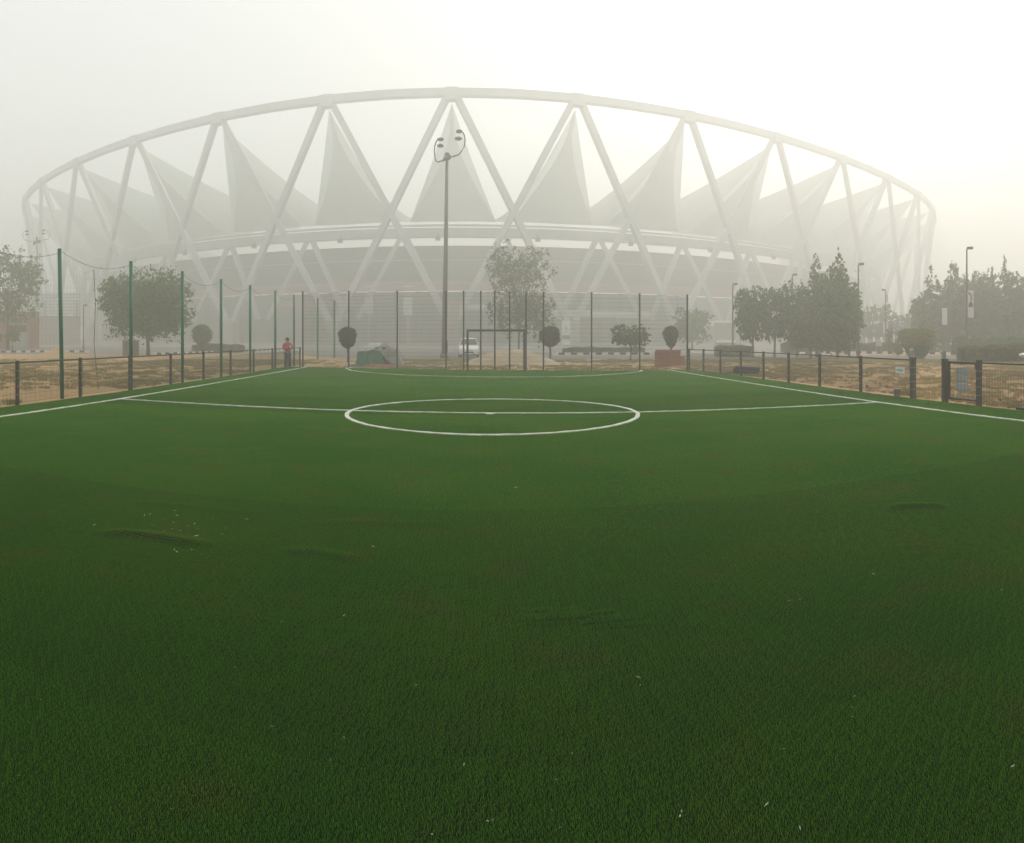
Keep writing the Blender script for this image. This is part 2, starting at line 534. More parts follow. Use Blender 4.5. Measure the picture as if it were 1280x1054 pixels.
def instanced(name, V, Fq, P, R, m):
    """one object: the patch and its scatter points share the mesh; a node group puts the patch on every point"""
    me = bpy.data.meshes.new(name)
    nv, npt = len(V), len(P)
    me.vertices.add(nv + npt)
    me.vertices.foreach_set('co', np.vstack([V, P]).astype(np.float32).ravel())
    me.loops.add(Fq.size)
    me.loops.foreach_set('vertex_index', Fq.astype(np.int32).ravel())
    me.polygons.add(len(Fq))
    me.polygons.foreach_set('loop_start', np.arange(0, Fq.size, 4, dtype=np.int32))
    me.materials.append(m)
    me.update(calc_edges=True)
    a = me.attributes.new('is_point', 'BOOLEAN', 'POINT')
    a.data.foreach_set('value', np.r_[np.zeros(nv, bool), np.ones(npt, bool)])
    a = me.attributes.new('turn', 'FLOAT_VECTOR', 'POINT')
    a.data.foreach_set('vector', np.vstack([np.zeros((nv, 3)), R]).astype(np.float32).ravel())
    o = bpy.data.objects.new(name, me)
    COL.objects.link(o)
    ng = bpy.data.node_groups.new(name + '_scatter', 'GeometryNodeTree')
    ng.interface.new_socket('Geometry', in_out='INPUT', socket_type='NodeSocketGeometry')
    ng.interface.new_socket('Geometry', in_out='OUTPUT', socket_type='NodeSocketGeometry')
    N = ng.nodes
    gi, go = N.new('NodeGroupInput'), N.new('NodeGroupOutput')
    sp = N.new('GeometryNodeSeparateGeometry'); sp.domain = 'POINT'
    na = N.new('GeometryNodeInputNamedAttribute'); na.data_type = 'BOOLEAN'; na.inputs['Name'].default_value = 'is_point'
    nr = N.new('GeometryNodeInputNamedAttribute'); nr.data_type = 'FLOAT_VECTOR'; nr.inputs['Name'].default_value = 'turn'
    ip = N.new('GeometryNodeInstanceOnPoints')
    L = ng.links
    L.new(gi.outputs[0], sp.inputs['Geometry'])
    L.new(na.outputs['Attribute'], sp.inputs['Selection'])
    L.new(sp.outputs['Selection'], ip.inputs['Points'])
    L.new(sp.outputs['Inverted'], ip.inputs['Instance'])
    e2r = N.new('FunctionNodeEulerToRotation')
    L.new(nr.outputs['Attribute'], e2r.inputs[0])
    L.new(e2r.outputs[0], ip.inputs['Rotation'])
    L.new(ip.outputs[0], go.inputs[0])
    mod = o.modifiers.new('scatter', 'NODES')
    mod.node_group = ng
    return tag(o, kind='stuff')

TILE = (FENCE_XR - FENCE_XL) / 43
def cells(sub, dmin, dmax, amax=1.15):
    """centres of the carpet tiles in a distance range; each tile is cut into sub x sub pieces"""
    X, Y = np.meshgrid(FENCE_XL + TILE * (np.arange(43) + .5), -1.0 + TILE * np.arange(78))
    X = X.ravel(); Y = Y.ravel()
    D = np.hypot(X, Y); A = np.abs(np.arctan2(X, Y))
    Dn = D + 1.6 * (fbm(X * .7, Y * .7, 5, 3) - .5) * np.clip(D / 6, .5, 2)
    fy = A_far.y + (X - A_far.x) * (B_far.y - A_far.y) / (B_far.x - A_far.x)
    k = ((Dn >= dmin) | (dmin < 1)) & (Dn < dmax) & (D > .9) & (A < amax) & (Y < fy - TILE * .35)
    X, Y = X[k], Y[k]
    o = ((np.arange(sub) + .5) / sub - .5) * TILE
    ox, oy = np.meshgrid(o, o)
    return (X[:, None] + ox.ravel()).ravel(), (Y[:, None] + oy.ravel()).ravel()

def turf_layer(name, sub, dmin, dmax, dens, wd, h, amax=1.15):
    cell = TILE / sub
    X, Y = cells(sub, dmin, dmax, amax)
    Z = ridge_h(X, Y)
    e = 0.03
    gx = (ridge_h(X + e, Y) - ridge_h(X - e, Y)) / (2 * e)
    gy = (ridge_h(X, Y + e) - ridge_h(X, Y - e)) / (2 * e)
    size = cell
    V, Fq = blade_patch(size, int(dens * size * size ), wd, h, -pi / 2)
    R = np.stack([np.arctan(gy), -np.arctan(gx), rng.integers(0, 4, len(X)) * (pi / 2)], -1)
    return instanced(name, V, Fq, np.stack([X, Y, Z + 0.001], -1), R, M_turf)
build_pitch()
turf_layer('turf', 6, 0.9, 5.0, 34000, 0.0012, 0.0135)
turf_layer('turf', 15, 5.0, 8.2, 34000, 0.0012, 0.0135)
turf_layer('turf', 5, 8.2, 12.5, 28000, 0.0015, 0.0142)
turf_layer('turf', 1, 12.5, 19, 16000, 0.0025, 0.017)
turf_layer('turf', 1, 19, 60, 9000, 0.005, 0.021, 1.15)

# painted lines: fibre-height ribbons
M_line = mat('white_fibre', (0.74, 0.76, 0.69), 0.8, (0.46, 0.52, 0.40), 4, bump=0.6, bscale=120, detail=8, lo=.42, hi=.72)
def ribbon(name, pts, wdt, label):
    P = [Vector((p[0], p[1], 0)) for p in pts]
    # resample
    Q = [P[0]]
    for a, b in zip(P[:-1], P[1:]):
        n = max(1, int((b - a).length / 0.12))
        Q += [a + (b - a) * (i / n) for i in range(1, n + 1)]
    mb = MB()
    vv = []
    for i, q in enumerate(Q):
        t_ = (Q[min(i + 1, len(Q) - 1)] - Q[max(i - 1, 0)]).normalized()
        nrm = Vector((-t_.y, t_.x, 0))
        z = 0.023 + random.uniform(-.003, .003)
        w1, w2 = wdt / 2 + random.uniform(-.010, .008), wdt / 2 + random.uniform(-.010, .008)
        for s_, zz in ((-w1 * 1.05, 0.003), (-w1, z), (w2, z), (w2 * 1.05, 0.003)):
            vv.append(q + nrm * s_ + Vector((0, 0, zz)))
    mb.add(vv, [(4 * i + k, 4 * i + 4 + k, 4 * i + 5 + k, 4 * i + 1 + k) for i in range(len(Q) - 1) for k in range(3)])
    return tag(mb.obj(name, M_line), label, kind='structure')
AL, AR = -8.87, 9.41
def smooth_px(px):
    return [gr(x, y) for x, y in px]
ribbon('touchline', [(AL, -11), (AL, 12), (AL - .05, 33.6)], 0.085, 'white touchline along the left low fence')
ribbon('touchline', [(AR, -11), (AR, 12), (AR - .15, 30.6)], 0.085, 'white touchline along the right low fence')
half = smooth_px([(155, 499.7), (226.6, 503.7), (319, 508.4), (387, 511.2), (446, 513.6), (530, 516.5), (612.6, 518), (720, 518.2), (804.5, 516.6), (935, 512.4), (1019.7, 507.4), (1083, 503)])
ribbon('halfway_line', [(AL + .06, 13.98 + .077 * 8.8)] + [(x, 13.98 - .077 * x) for x in np.linspace(-8, 8.6, 12)] + [(AR - .06, 13.98 - .077 * 9.3)], 0.075, 'white halfway line through the centre circle')
cx, cy, cr = 0.356, 13.98 - .077 * .356, 3.09
ribbon('centre_circle', [(cx + cr * cos(a), cy + cr * sin(a)) for a in np.linspace(0, 2 * pi, 73)], 0.09, 'white centre circle')
mb = MB()
mb.lathe((gr(613, 518).x, gr(613, 518).y, 0), [(0.10, 0.003), (0.10, 0.025), (0.04, 0.027)], 16)
tag(mb.obj('centre_spot', M_line), kind='structure')
arc = smooth_px([(440, 459.8), (432, 461), (440, 463.7), (455, 465.5), (470, 467), (505, 469.2), (560, 471), (613, 471.9), (655, 471.9), (700, 471.4), (745, 469.8), (780, 467.4), (797, 465.4), (803, 464.1), (799, 462.9)])
ribbon('goal_area_line', arc, 0.085, 'white goal area line at the far end')

# ================================================================== fences
def mesh_panel(a, b, z0, z1, vs_=0.05, hs_=0.2, vw=0.005, hw=0.006):
    """welded wire panel between two ground points"""
    mb = MB()
    a, b = Vector(a), Vector(b)
    L = (b - a).length
    n = int(L / vs_)
    d = (b - a) / L
    for i in range(n + 1):
        p = a + d * (i * L / n)
        mb.beam(p + Vector((0, 0, z0)), p + Vector((0, 0, z1)), vw)
    k = int(round((z1 - z0) / hs_))
    for j in range(k + 1):
        z = z0 + (z1 - z0) * j / k
        mb.beam(a + Vector((0, 0, z)), b + Vector((0, 0, z)), hw, mi=1)
    return mb

def low_fence(name, label, pts, pw, post_h=1.06, rail=1.02, last_big=None, first_big=None, wide=()):
    t = thing(name, label, 'fence', pts[0])
    for i, p in enumerate(pts):
        mb = MB()
        w_ = pw
        h_ = post_h
        if i in wide:
            w_, h_ = 0.12, post_h + 0.03
        p2 = pts[i + 1] if i + 1 < len(pts) else pts[i - 1]
        rz = atan2(p2.y - p.y, p2.x - p.x)
        mb.box((p.x, p.y, h_ / 2 - .02), (w_, w_, h_ + .04), rz)
        mb.box((p.x, p.y, h_ + .004), (w_ + .012, w_ + .012, .008), rz)
        for zz in (0.25, 0.45, 0.65, 0.83):
            mb.box((p.x, p.y, zz), (w_ + .006, w_ + .006, .010), rz, 1)
        world_part(mb, 'post', [M_post, M_wire_pale], t)
    for a, b in zip(pts[:-1], pts[1:]):
        d = (b - a).normalized()
        s = Vector((-d.y, d.x, 0))
        mb = MB()
        mb.beam(a + d * .06 + Vector((0, 0, rail)), b - d * .06 + Vector((0, 0, rail)), 0.042, 0.038)
        world_part(mb, 'top_rail', M_post, t)
        world_part(mesh_panel(a + d * .05, b - d * .05, 0.05, 0.86, 0.05, 0.2, 0.006, 0.006), 'mesh_panel', [M_wire, M_wire], t)
    return t

zs = [9.4, 12.05, 14.72, 17.4, 20.1, 22.75, 25.4, 28.1, 30.7, 33.2, 35.2]
Lp = [Vector((-10.18 + .03 * max(0, z - 18) * .8, z, 0)) for z in zs]
Lp[-1] = Vector((-9.62, 34.9, 0))
low_fence('low_fence', 'low dark post and mesh fence with top rail along the left touchline', Lp, 0.072)
Rp = [Vector((10.08, 29.75, 0)), Vector((10.38, 28.55, 0)), Vector((10.55, 26.85, 0)), Vector((10.7, 24.9, 0)), Vector((10.75, 22.8, 0)), Vector((10.83, 20.85, 0)), Vector((10.9, 18.75, 0)), Vector((10.9, 16.3, 0)), Vector((10.8, 13.65, 0))]
low_fence('low_fence', 'low dark mesh fence on the right, from the brick stack to the gateway', Rp, 0.075, wide=(8,))
Gp = [Vector((10.82, 11.15, 0)), Vector((10.82, 8.4, 0)), Vector((10.82, 5.7, 0))]
low_fence('low_fence', 'short low mesh fence beyond the gateway, behind the white post', Gp, 0.11, post_h=1.08)

# gate leaf with its own latch post
gt = thing('gate', 'dark low gate leaf carrying a pale notice, beside the gateway', 'gate', (10.84, 12.4, 0))
mb = MB(); mb.box((0, 0, .53), (.125, .125, 1.10)); mb.box((0, 0, 1.085), (.155, .155, .01))
part(mb, 'post', M_post, gt)
g0, g1 = Vector((0.09, -.06, 0)), Vector((0.10, -1.13, 0))
mb = MB()
for z in (0.10, 1.0):
    mb.beam(g0 + Vector((0, 0, z)), g1 + Vector((0, 0, z)), .05, .05)
for p in (g0, g1):
    mb.beam(p + Vector((0, 0, .07)), p + Vector((0, 0, 1.02)), .045, .045)
part(mb, 'frame', M_post, gt)
part(mesh_panel(g0, g1, .12, .97, .05, .2, .006, .006), 'mesh_panel', [M_wire, M_wire], gt)
mb = MB(); mb.box((0.02, -1.13, .93), (.06, .1, .12)); part(mb, 'latch', M_lamp, gt)
M_notice = mat('pale_board', (0.50, 0.56, 0.58), 0.6, (0.44, 0.5, 0.53), 5)
nb = thing('notice_board', 'pale blue three part notice fixed to the gate leaf', 'notice board', (11.0, 11.95, 0))
d = (g1 - g0).normalized(); rz = atan2(d.y, d.x)
for k in range(3):
    mb = MB(); mb.box((0, 0, .38 + .2 * k), (.42, .012, .185), rz)
    part(mb, 'board', M_notice, nb)

# tall mesh fence behind the goal
tf = thing('tall_mesh_fence', 'tall welded mesh fence on dark posts behind the goal', 'fence', A_far)
fpx = [378.5, 436, 496.5, 557.5, 579.5, 601, 618.5, 637, 657.5, 679.3, 739.4, 799.5, 859]
FP = []
for x in fpx:
    t_ = tan(th(x))
    # intersection of the bearing with the fence line
    k = (B_far.y - A_far.y) / (B_far.x - A_far.x)
    X = t_ * (A_far.y - k * A_far.x) / (1 - k * t_)
    FP.append(Vector((X, A_far.y + k * (X - A_far.x), 0)))
hts = np.interp([p.x for p in FP], [-9.5, 10], [4.1, 3.68])
for p, h in zip(FP, hts):
    mb = MB(); mb.box((p.x, p.y, h / 2), (.075, .075, h)); mb.box((p.x, p.y, h + .006), (.085, .085, .012))
    world_part(mb, 'post', M_post, tf)
for i in range(len(FP) - 1):
    a, b = FP[i], FP[i + 1]
    hh = min(hts[i], hts[i + 1]) - .04
    mid = 2.0
    d = (b - a).normalized() * .04
    world_part(mesh_panel(a + d, b - d, .04, mid, .05, .2, .006, .0065), 'mesh_panel', [M_wire, M_wire], tf)
    world_part(mesh_panel(a + d, b - d, mid + .03, hh, .05, .2, .006, .0065), 'mesh_panel', [M_wire, M_wire], tf)
mb = MB(); p = FP[3]; mb.box((p.x + .02, p.y - .09, 1.15), (.12, .1, .62)); world_part(mb, 'lock_box', M_post, tf)

# ball net on green poles along the left side
nz = [10.55, 14.2, 17.8, 21.45, 25.05, 28.5, 32.2, 35.6]
NP = [Vector((-10.42 + .012 * (z - 14), z, 0)) for z in nz]
bn = thing('ball_net', 'row of tall green net poles with sagging cable behind the left fence', 'net fence', NP[0])
for i, p in enumerate(NP):
    lean = -.09 if i == 1 else 0.0
    mb = MB(); mb.tube([(p.x, p.y, -.05), (p.x + lean * .5, p.y, 2), (p.x + lean, p.y, 4.0)], .058, 10)
    mb.lathe((p.x + lean, p.y, 4.0), [(.06, 0), (.062, .012), (.03, .03)], 10)
    world_part(mb, 'net_pole', M_green, bn, True)
mbc, mbn = MB(), MB()
for a, b in zip(NP[:-1], NP[1:]):
    def top(t_):
        q = a + (b - a) * t_
        return Vector((q.x, q.y, 3.93 - 1.15 * t_ * (1 - t_)))
    mbc.tube([top(t_) for t_ in np.linspace(0, 1, 13)], .006, 5)
    n = int((b - a).length / .15)
    for i in range(n):
        t_ = (i + .5) / n
        q = top(t_)
        mbn.beam(q, (q.x + .03 * sin(i), q.y, .05), .001)
    for j in range(22):
        zz = .1 + j * .16
        q0, q1 = a + Vector((0, 0, zz)), b + Vector((0, 0, zz))
        mid = (q0 + q1) / 2
        if zz < 3.4:
            mbn.beam(q0, q1, .001)
world_part(mbc, 'cable', M_cord, bn)
tag(world_part(mbn, 'netting', M_cord, bn), kind='stuff')
mb = MB()
q = NP[1] + (NP[2] - NP[1]) * .42
mb.tube([(q.x, q.y, 3.58), (q.x + .06, q.y, 2.6), (q.x - .02, q.y + .05, 1.4), (q.x + .1, q.y + .1, .1)], .009, 5)
world_part(mb, 'edge_rope', M_cord, bn)

for x, yb, yt, lab in ((397, 448.2, 373.5, 'thin green pole behind the tall mesh fence, nearer the corner post'), (418, 447.6, 376.5, 'thin green pole behind the tall mesh fence, beside the round lollipop tree')):
    p = gr(x, yb); D = p.length
    t = thing('net_pole', lab, 'pole', p, group='green poles behind the mesh fence')
    h = hz(yt, D)
    mb = MB(); mb.tube([(0, 0, -.05), (0, 0, h)], .075, 8); part(mb, 'shaft', M_green, t)
    mb = MB(); mb.lathe((0, 0, h), [(.08, 0), (.08, .02), (.04, .05)], 8); part(mb, 'cap', M_green, t)

# goal
gp0, gp1 = pd(584.5, 31.0), pd(655.3, 30.9)
gl = thing('goal', 'dark square-section goal frame in front of the tall mesh fence', 'goal', gp0)
mb = MB(); mb.box((gp0.x, gp0.y, .94), (.10, .10, 1.88)); world_part(mb, 'goal_post', M_post, gl)
mb = MB(); mb.box((gp1.x, gp1.y, .94), (.10, .10, 1.88)); mb.box((gp1.x - .08, gp1.y, .03), (.34, .25, .06)); world_part(mb, 'goal_post', M_post, gl)
mb = MB(); mb.beam(gp0 + Vector((-.05, 0, 1.93)), gp1 + Vector((.05, 0, 1.93)), .10, .10); world_part(mb, 'crossbar', M_post, gl)

# sign on the right fence
sp_ = pd(1128.5, 17.75)
sg = thing('fence_sign', 'small white sign with grey lettering on the right fence', 'sign', (10.74, 14.15, .73))
mb = MB(); mb.box((0, 0, 0), (.014, .42, .2)); part(mb, 'panel', M_white, sg)
M_ink = mat('grey_ink', (0.11, 0.15, 0.17), 0.8)
M_blueink = mat('blue_edge', (0.10, 0.16, 0.22), 0.7)
mb = MB()
mb.box((-.008, 0, -.093), (.004, .42, .014)); mb.box((-.008, .203, 0), (.004, .014, .2)); mb.box((-.008, 0, .096), (.004, .42, .008))
part(mb, 'border', M_blueink, sg)
tc_ = bpy.data.curves.new('lettering', 'FONT')
tc_.body = '\u2022 4E BBACE'
tc_.size = .105; tc_.align_x = 'CENTER'; tc_.align_y = 'CENTER'; tc_.extrude = .001
to = bpy.data.objects.new('lettering', tc_)
COL.objects.link(to)
dg = bpy.context.evaluated_depsgraph_get()
me = bpy.data.meshes.new_from_object(to.evaluated_get(dg))
bpy.data.objects.remove(to)
me.materials.clear(); me.materials.append(M_ink)
lo = bpy.data.objects.new('lettering', me); COL.objects.link(lo)
lo.parent = sg; lo.location = (-.009, 0, 0); lo.rotation_euler = (radians(90), 0, radians(-90)); lo.scale = (.62, 1, 1)

# white flat-topped post at the right edge
wp = thing('white_post', 'white post with rounded flat top on dark plate at the right fence', 'post', (10.98, 9.72, 0))
mb = MB(); mb.tube([(0, 0, .05), (0, 0, .9), (.01, 0, 1.08), (.0, 0, 1.17)], [.05, .05, .06, .10], 12); part(mb, 'stem', M_white, wp, True)
mb = MB(); mb.lathe((0, 0, 1.16), [(.10, 0), (.17, .02), (.20, .06), (.19, .10), (.10, .125)], 18); part(mb, 'top', M_white, wp, True)
mb = MB(); mb.box((0, .05, .025), (.28, .42, .05)); part(mb, 'base_plate', M_black, wp)
for o in list(wp.children):
    if o.name.startswith('top'):
        o.scale = (1, 1.15, 1)

# ================================================================== stadium
C0 = np.array([24.838, 296.383]); EA, EB, ET = 217.86, 154.74, 0.2625132887
us = np.linspace(0, 2 * pi, 8001)
EX = C0[0] + EA * np.cos(us) * cos(ET) - EB * np.sin(us) * sin(ET)
EY = C0[1] + EA * np.cos(us) * sin(ET) + EB * np.sin(us) * cos(ET)
EL = np.concatenate([[0], np.cumsum(np.hypot(np.diff(EX), np.diff(EY)))])
L0 = EL[np.argmin(np.hypot(EX + 4.9, EY - 134.9))]
SP = EL[-1] / 44
def node(k):
    l = (L0 + k * SP) % EL[-1]
    p = Vector((np.interp(l, EL, EX), np.interp(l, EL, EY), 0))
    if k > 6:                      # the ring tightens towards its right-hand end
        p += (Vector((C0[0], C0[1], 0)) - p).normalized() * (1.7 * (k - 6) ** 1.5)
    return p
def inward(k):
    d = node(k + .02) - node(k - .02)
    n = Vector((-d.y, d.x, 0)).normalized()
    return n if n.dot(Vector((C0[0], C0[1], 0)) - node(k)) > 0 else -n
def rp(k, inset, z):
    q = node(k) + inward(k) * inset
    return Vector((q.x, q.y, z))
st = thing('stadium', 'hazy round stadium with white diagonal struts, top ring and tent roof sails', 'stadium', (float(C0[0]), float(C0[1]), 0))
K0, K1 = -13, 13
ZR, ZB, INS = 52.7, 29.9, 23.2
for k in range(K0, K1):
    mb = MB(); a, b = rp(k, 0, ZR), rp(k + 1, 0, ZR)
    e = (b - a).normalized() * .6
    m1 = rp(k + .5, 0, ZR)
    mb.beam(a - e * .2, m1, 1.65, 1.6); mb.beam(m1, b + e * .2, 1.65, 1.6)
    world_part(mb, 'top_ring_segment', M_steel, st)
for k in range(K0, K1 + 1):
    tdir = (node(k + .05) - node(k - .05)).normalized()
    mb = MB()
    mb.box(rp(k, 0.1, ZR - .35), (2.8, 2.2, 2.5), atan2(tdir.y, tdir.x))
    world_part(mb, 'ring_node', M_steel, st)
    for s in (-1, 1):
        mb = MB()
        mb.beam(rp(k, 0.2, ZR - 1) + tdir * (1.1 * s), rp(k + s, 5.0, 5.0) - tdir * (0.9 * s), 1.3, 1.3)
        world_part(mb, 'strut', M_steel, st)
        mb = MB()
        mb.beam(rp(k + s * .5, INS + .8, 26.5) - tdir * (.5 * s), rp(k + s * .02, INS - 2, 6.0) + tdir * (0.8 * s), 1.1, 1.1)
        world_part(mb, 'brace', M_steel, st)
    mb = MB(); c = rp(k, 5.0, 2.4)
    mb.box(c, (3.2, 2.6, 5.4), atan2(tdir.y, tdir.x))
    world_part(mb, 'pier', M_bowl2, st)
    # little fixings under the beam
    if abs(k) < 7:
        mb = MB(); mb.box(rp(k - .15, INS - .3, 25.6), (1.2, .6, 1.0), atan2(tdir.y, tdir.x)); mb.beam(rp(k - .15, INS - .3, 25.6), rp(k - .15, INS + .3, 27), .3)
        world_part(mb, 'floodlight', M_lamp, st)
# lower ring beam
for k in range(K0, K1):
    mb = MB()
    for f0, f1 in ((0, .5), (.5, 1)):
        mb.beam(rp(k - .5 + f0, INS + 1.0, 27.2), rp(k - .5 + f1 + .005, INS + 1.0, 27.2), 1.8, 2.3)
        mb.beam(rp(k - .5 + f0, INS + .2, 28.9), rp(k - .5 + f1, INS + .2, 28.9), .35, .5)
    world_part(mb, 'lower_ring_beam', M_steel, st)
# membranes
def grid_part(rows, name, m):
    mb = MB()
    n = len(rows[0])
    mb.add([p for r in rows for p in r], [(i * n + j, i * n + j + 1, (i + 1) * n + j + 1, (i + 1) * n + j) for i in range(len(rows) - 1) for j in range(n - 1)])
    return world_part(mb, name, m, st, True)
IN2, ZRI, ZVI = 62.0, 42.0, 36.5
for k in range(K0 + 1, K1):
    ap = rp(k, 1.6, ZR - 1.6)
    L, R = rp(k - .43, INS, ZB), rp(k + .43, INS, ZB)
    mid = (L + R) / 2
    rows = []
    for v in np.linspace(0, 1, 11):
        l, r = ap.lerp(L, v), ap.lerp(R, v)
        sag = 4.4 * 4 * v * (1 - v) * .5 * (1.3 - .6 * v)
        dirn = (r - l).normalized() if (r - l).length > 1e-6 else Vector((0, 0, 0))
        l, r = l + dirn * sag * min(1, (r - l).length / 4), r - dirn * sag * min(1, (r - l).length / 4)
        row = []
        for u in np.linspace(0, 1, 7):
            q = l.lerp(r, u) + inward(k) * (2.2 * 4 * u * (1 - u) * v * (1 - .5 * v) * .5)
            row.append(q)
        rows.append(row)
    grid_part(rows, 'facade_sail', M_membrane)
    for s in (-1, 1):
        base = L if s < 0 else R
        ridge = rp(k, IN2, ZRI)
        val = rp(k + s * .5, IN2, ZVI)
        rows = []
        for v in np.linspace(0, 1, 9):
            a_, b_ = ap.lerp(ridge, v) - Vector((0, 0, 1.2 * 4 * v * (1 - v))), base.lerp(val, v)
            rows.append([a_.lerp(b_, u) - Vector((0, 0, 1.6 * 4 * u * (1 - u) * (1 - v * .5) * .5)) for u in np.linspace(0, 1, 6)])
        grid_part(rows, 'roof_sail', M_membrane)
# bowl: rings of wall, each a bay wide
def bowl_band(k0, k1, i0, z0, i1, z1, name, m, th_=.5):
    mb = MB()
    ks = np.linspace(k0, k1, 5)
    vv = []
    for kk in ks:
        vv += [rp(kk, i0, z0), rp(kk, i1, z1), rp(kk, i1 + th_, z1), rp(kk, i0 + th_, z0)]
    n = len(ks)
    fs = []
    for i in range(n - 1):
        for j in range(4):
            j2 = (j + 1) % 4
            fs.append((4 * i + j, 4 * i + j2, 4 * i + 4 + j2, 4 * i + 4 + j))
    fs += [(0, 3, 2, 1), (4 * n - 4, 4 * n - 3, 4 * n - 2, 4 * n - 1)]
    mb.add(vv, fs)
    return world_part(mb, name, m, st)
for k in range(K0, K1):
    bowl_band(k, k + 1, 29, 21.2, 28.2, 24.6, 'stand_parapet', M_bowl)
    bowl_band(k, k + 1, 30, 15.6, 29.2, 21.1, 'stand_wall', M_bowl)
    bowl_band(k, k + 1, 29.6, 13.3, 29.6, 15.5, 'colour_band', M_pink, .8)
    bowl_band(k, k + 1, 33, -.1, 33, 13.2, 'concourse_wall', M_concourse)
    for f in (.12, .38, .62, .88):
        c = rp(k + f, 31.5, 6.6)
        tdir = (node(k + f + .05) - node(k + f - .05)).normalized()
        mb = MB(); mb.box(c, (1.1, 1.1, 13.2), atan2(tdir.y, tdir.x)); world_part(mb, 'column', M_bowl, st)
    bowl_band(k, k + 1, 31.8, 5.8, 31.8, 6.6, 'floor_edge', M_bowl, 1.0)
for k0, k1, z0, z1 in ((1.0, 2.15, 6.6, 8.3), (2.9, 3.5, 4.6, 6.0), (-1.9, -1.0, 9.2, 10.4), (0.1, .9, 8.4, 9.6)):
    bowl_band(k0, k1, 24, z0, 24, z1, 'canopy_fascia', M_white if k0 > 0 else M_pink, 2.0)
M_grille = mat('brown_infill', (0.25, 0.16, 0.11), 0.8, (0.21, 0.14, 0.1), .3)
for k0, k1 in ((-1.9, -1.1), (-.9, -.1), (2.1, 2.9), (4.1, 4.9)):
    bowl_band(k0, k1, 31.6, 0, 31.6, 3.6, 'infill_panel', M_grille, .3)
# gate number board on a pier, and hanging banners
def text_part(body, size, parent, loc, rot, m, name='lettering', sx=1.0):
    c = bpy.data.curves.new(name, 'FONT'); c.body = body; c.size = size
    c.align_x = 'CENTER'; c.align_y = 'CENTER'; c.extrude = .01
    o = bpy.data.objects.new(name, c); COL.objects.link(o)
    dg = bpy.context.evaluated_depsgraph_get()
    me = bpy.data.meshes.new_from_object(o.evaluated_get(dg))
    bpy.data.objects.remove(o)
    me.materials.clear(); me.materials.append(m)
    o = bpy.data.objects.new(name, me); COL.objects.link(o)
    o.parent = parent; o.location = loc; o.rotation_euler = rot; o.scale = (sx, 1, 1)
    return o
M_banner = mat('banner_cloth', (0.62, 0.60, 0.60), 0.8, (0.55, 0.54, 0.55), .6)
M_banner_blue = mat('banner_violet', (0.45, 0.42, 0.52), 0.8, (0.5, 0.48, 0.54), .6)
M_pale_red = mat('faded_red', (0.42, 0.14, 0.12), 0.8)
gb = thing('gate_board', 'white gate number board at a stadium pier behind the lollipop tree', 'sign', pd(707.5, 126))
fa = -th(707.5)
gb.rotation_euler = (0, 0, fa)
mb = MB(); mb.box((0, 0, 2.4), (1.7, .3, 4.8)); part(mb, 'panel', M_white, gb)
text_part('2', 1.5, gb, (0, -.17, 3.0), (radians(90), 0, 0), M_ink)
mb = MB(); mb.box((0, -.16, 1.5), (1.5, .03, .8)); part(mb, 'grey_stripe', M_bowl, gb)
for x, D, y0, y1, wpx, m, lab in ((461, 128, 358, 392, 10, M_banner_blue, 'pale violet banner hanging on the stadium front, left of its neighbour'), (510, 128, 358, 394, 11, M_banner, 'pale banner on a white T bracket before the stadium')):
    t = thing('hanging_banner', lab, 'banner', pd(x, D), -th(x), 'banners on the stadium front')
    zt, zb = hz(y0, D), hz(y1, D)
    wd = sz(wpx, D)
    mb = MB(); mb.box((0, 0, (zb + zt - 2.2) / 2), (wd, .08, zt - 2.2 - zb)); part(mb, 'cloth', m, t)
    mb = MB(); mb.box((0, 0, zt), (wd * 1.1, .2, .4)); mb.beam((0, .12, 0), (0, .12, zt), .22); part(mb, 'bracket_pole', M_steel, t)
t = thing('kiosk_tower', 'pale slim notice tower with faded red marks beside the tall mast', 'sign', pd(566.5, 122), -th(566.5))
mb = MB(); mb.box((0, 0, 4.2), (2.3, .5, 8.4)); part(mb, 'panel', M_bowl2, t)
for zz, ww in ((8.0, 1.6), (7.3, 1.2), (3.6, 1.2), (2.9, .8), (2.4, .9)):
    mb = MB(); mb.box((random.uniform(-.2, .2), -.27, zz), (ww, .04, .35))
    part(mb, 'red_mark', M_pale_red, t)

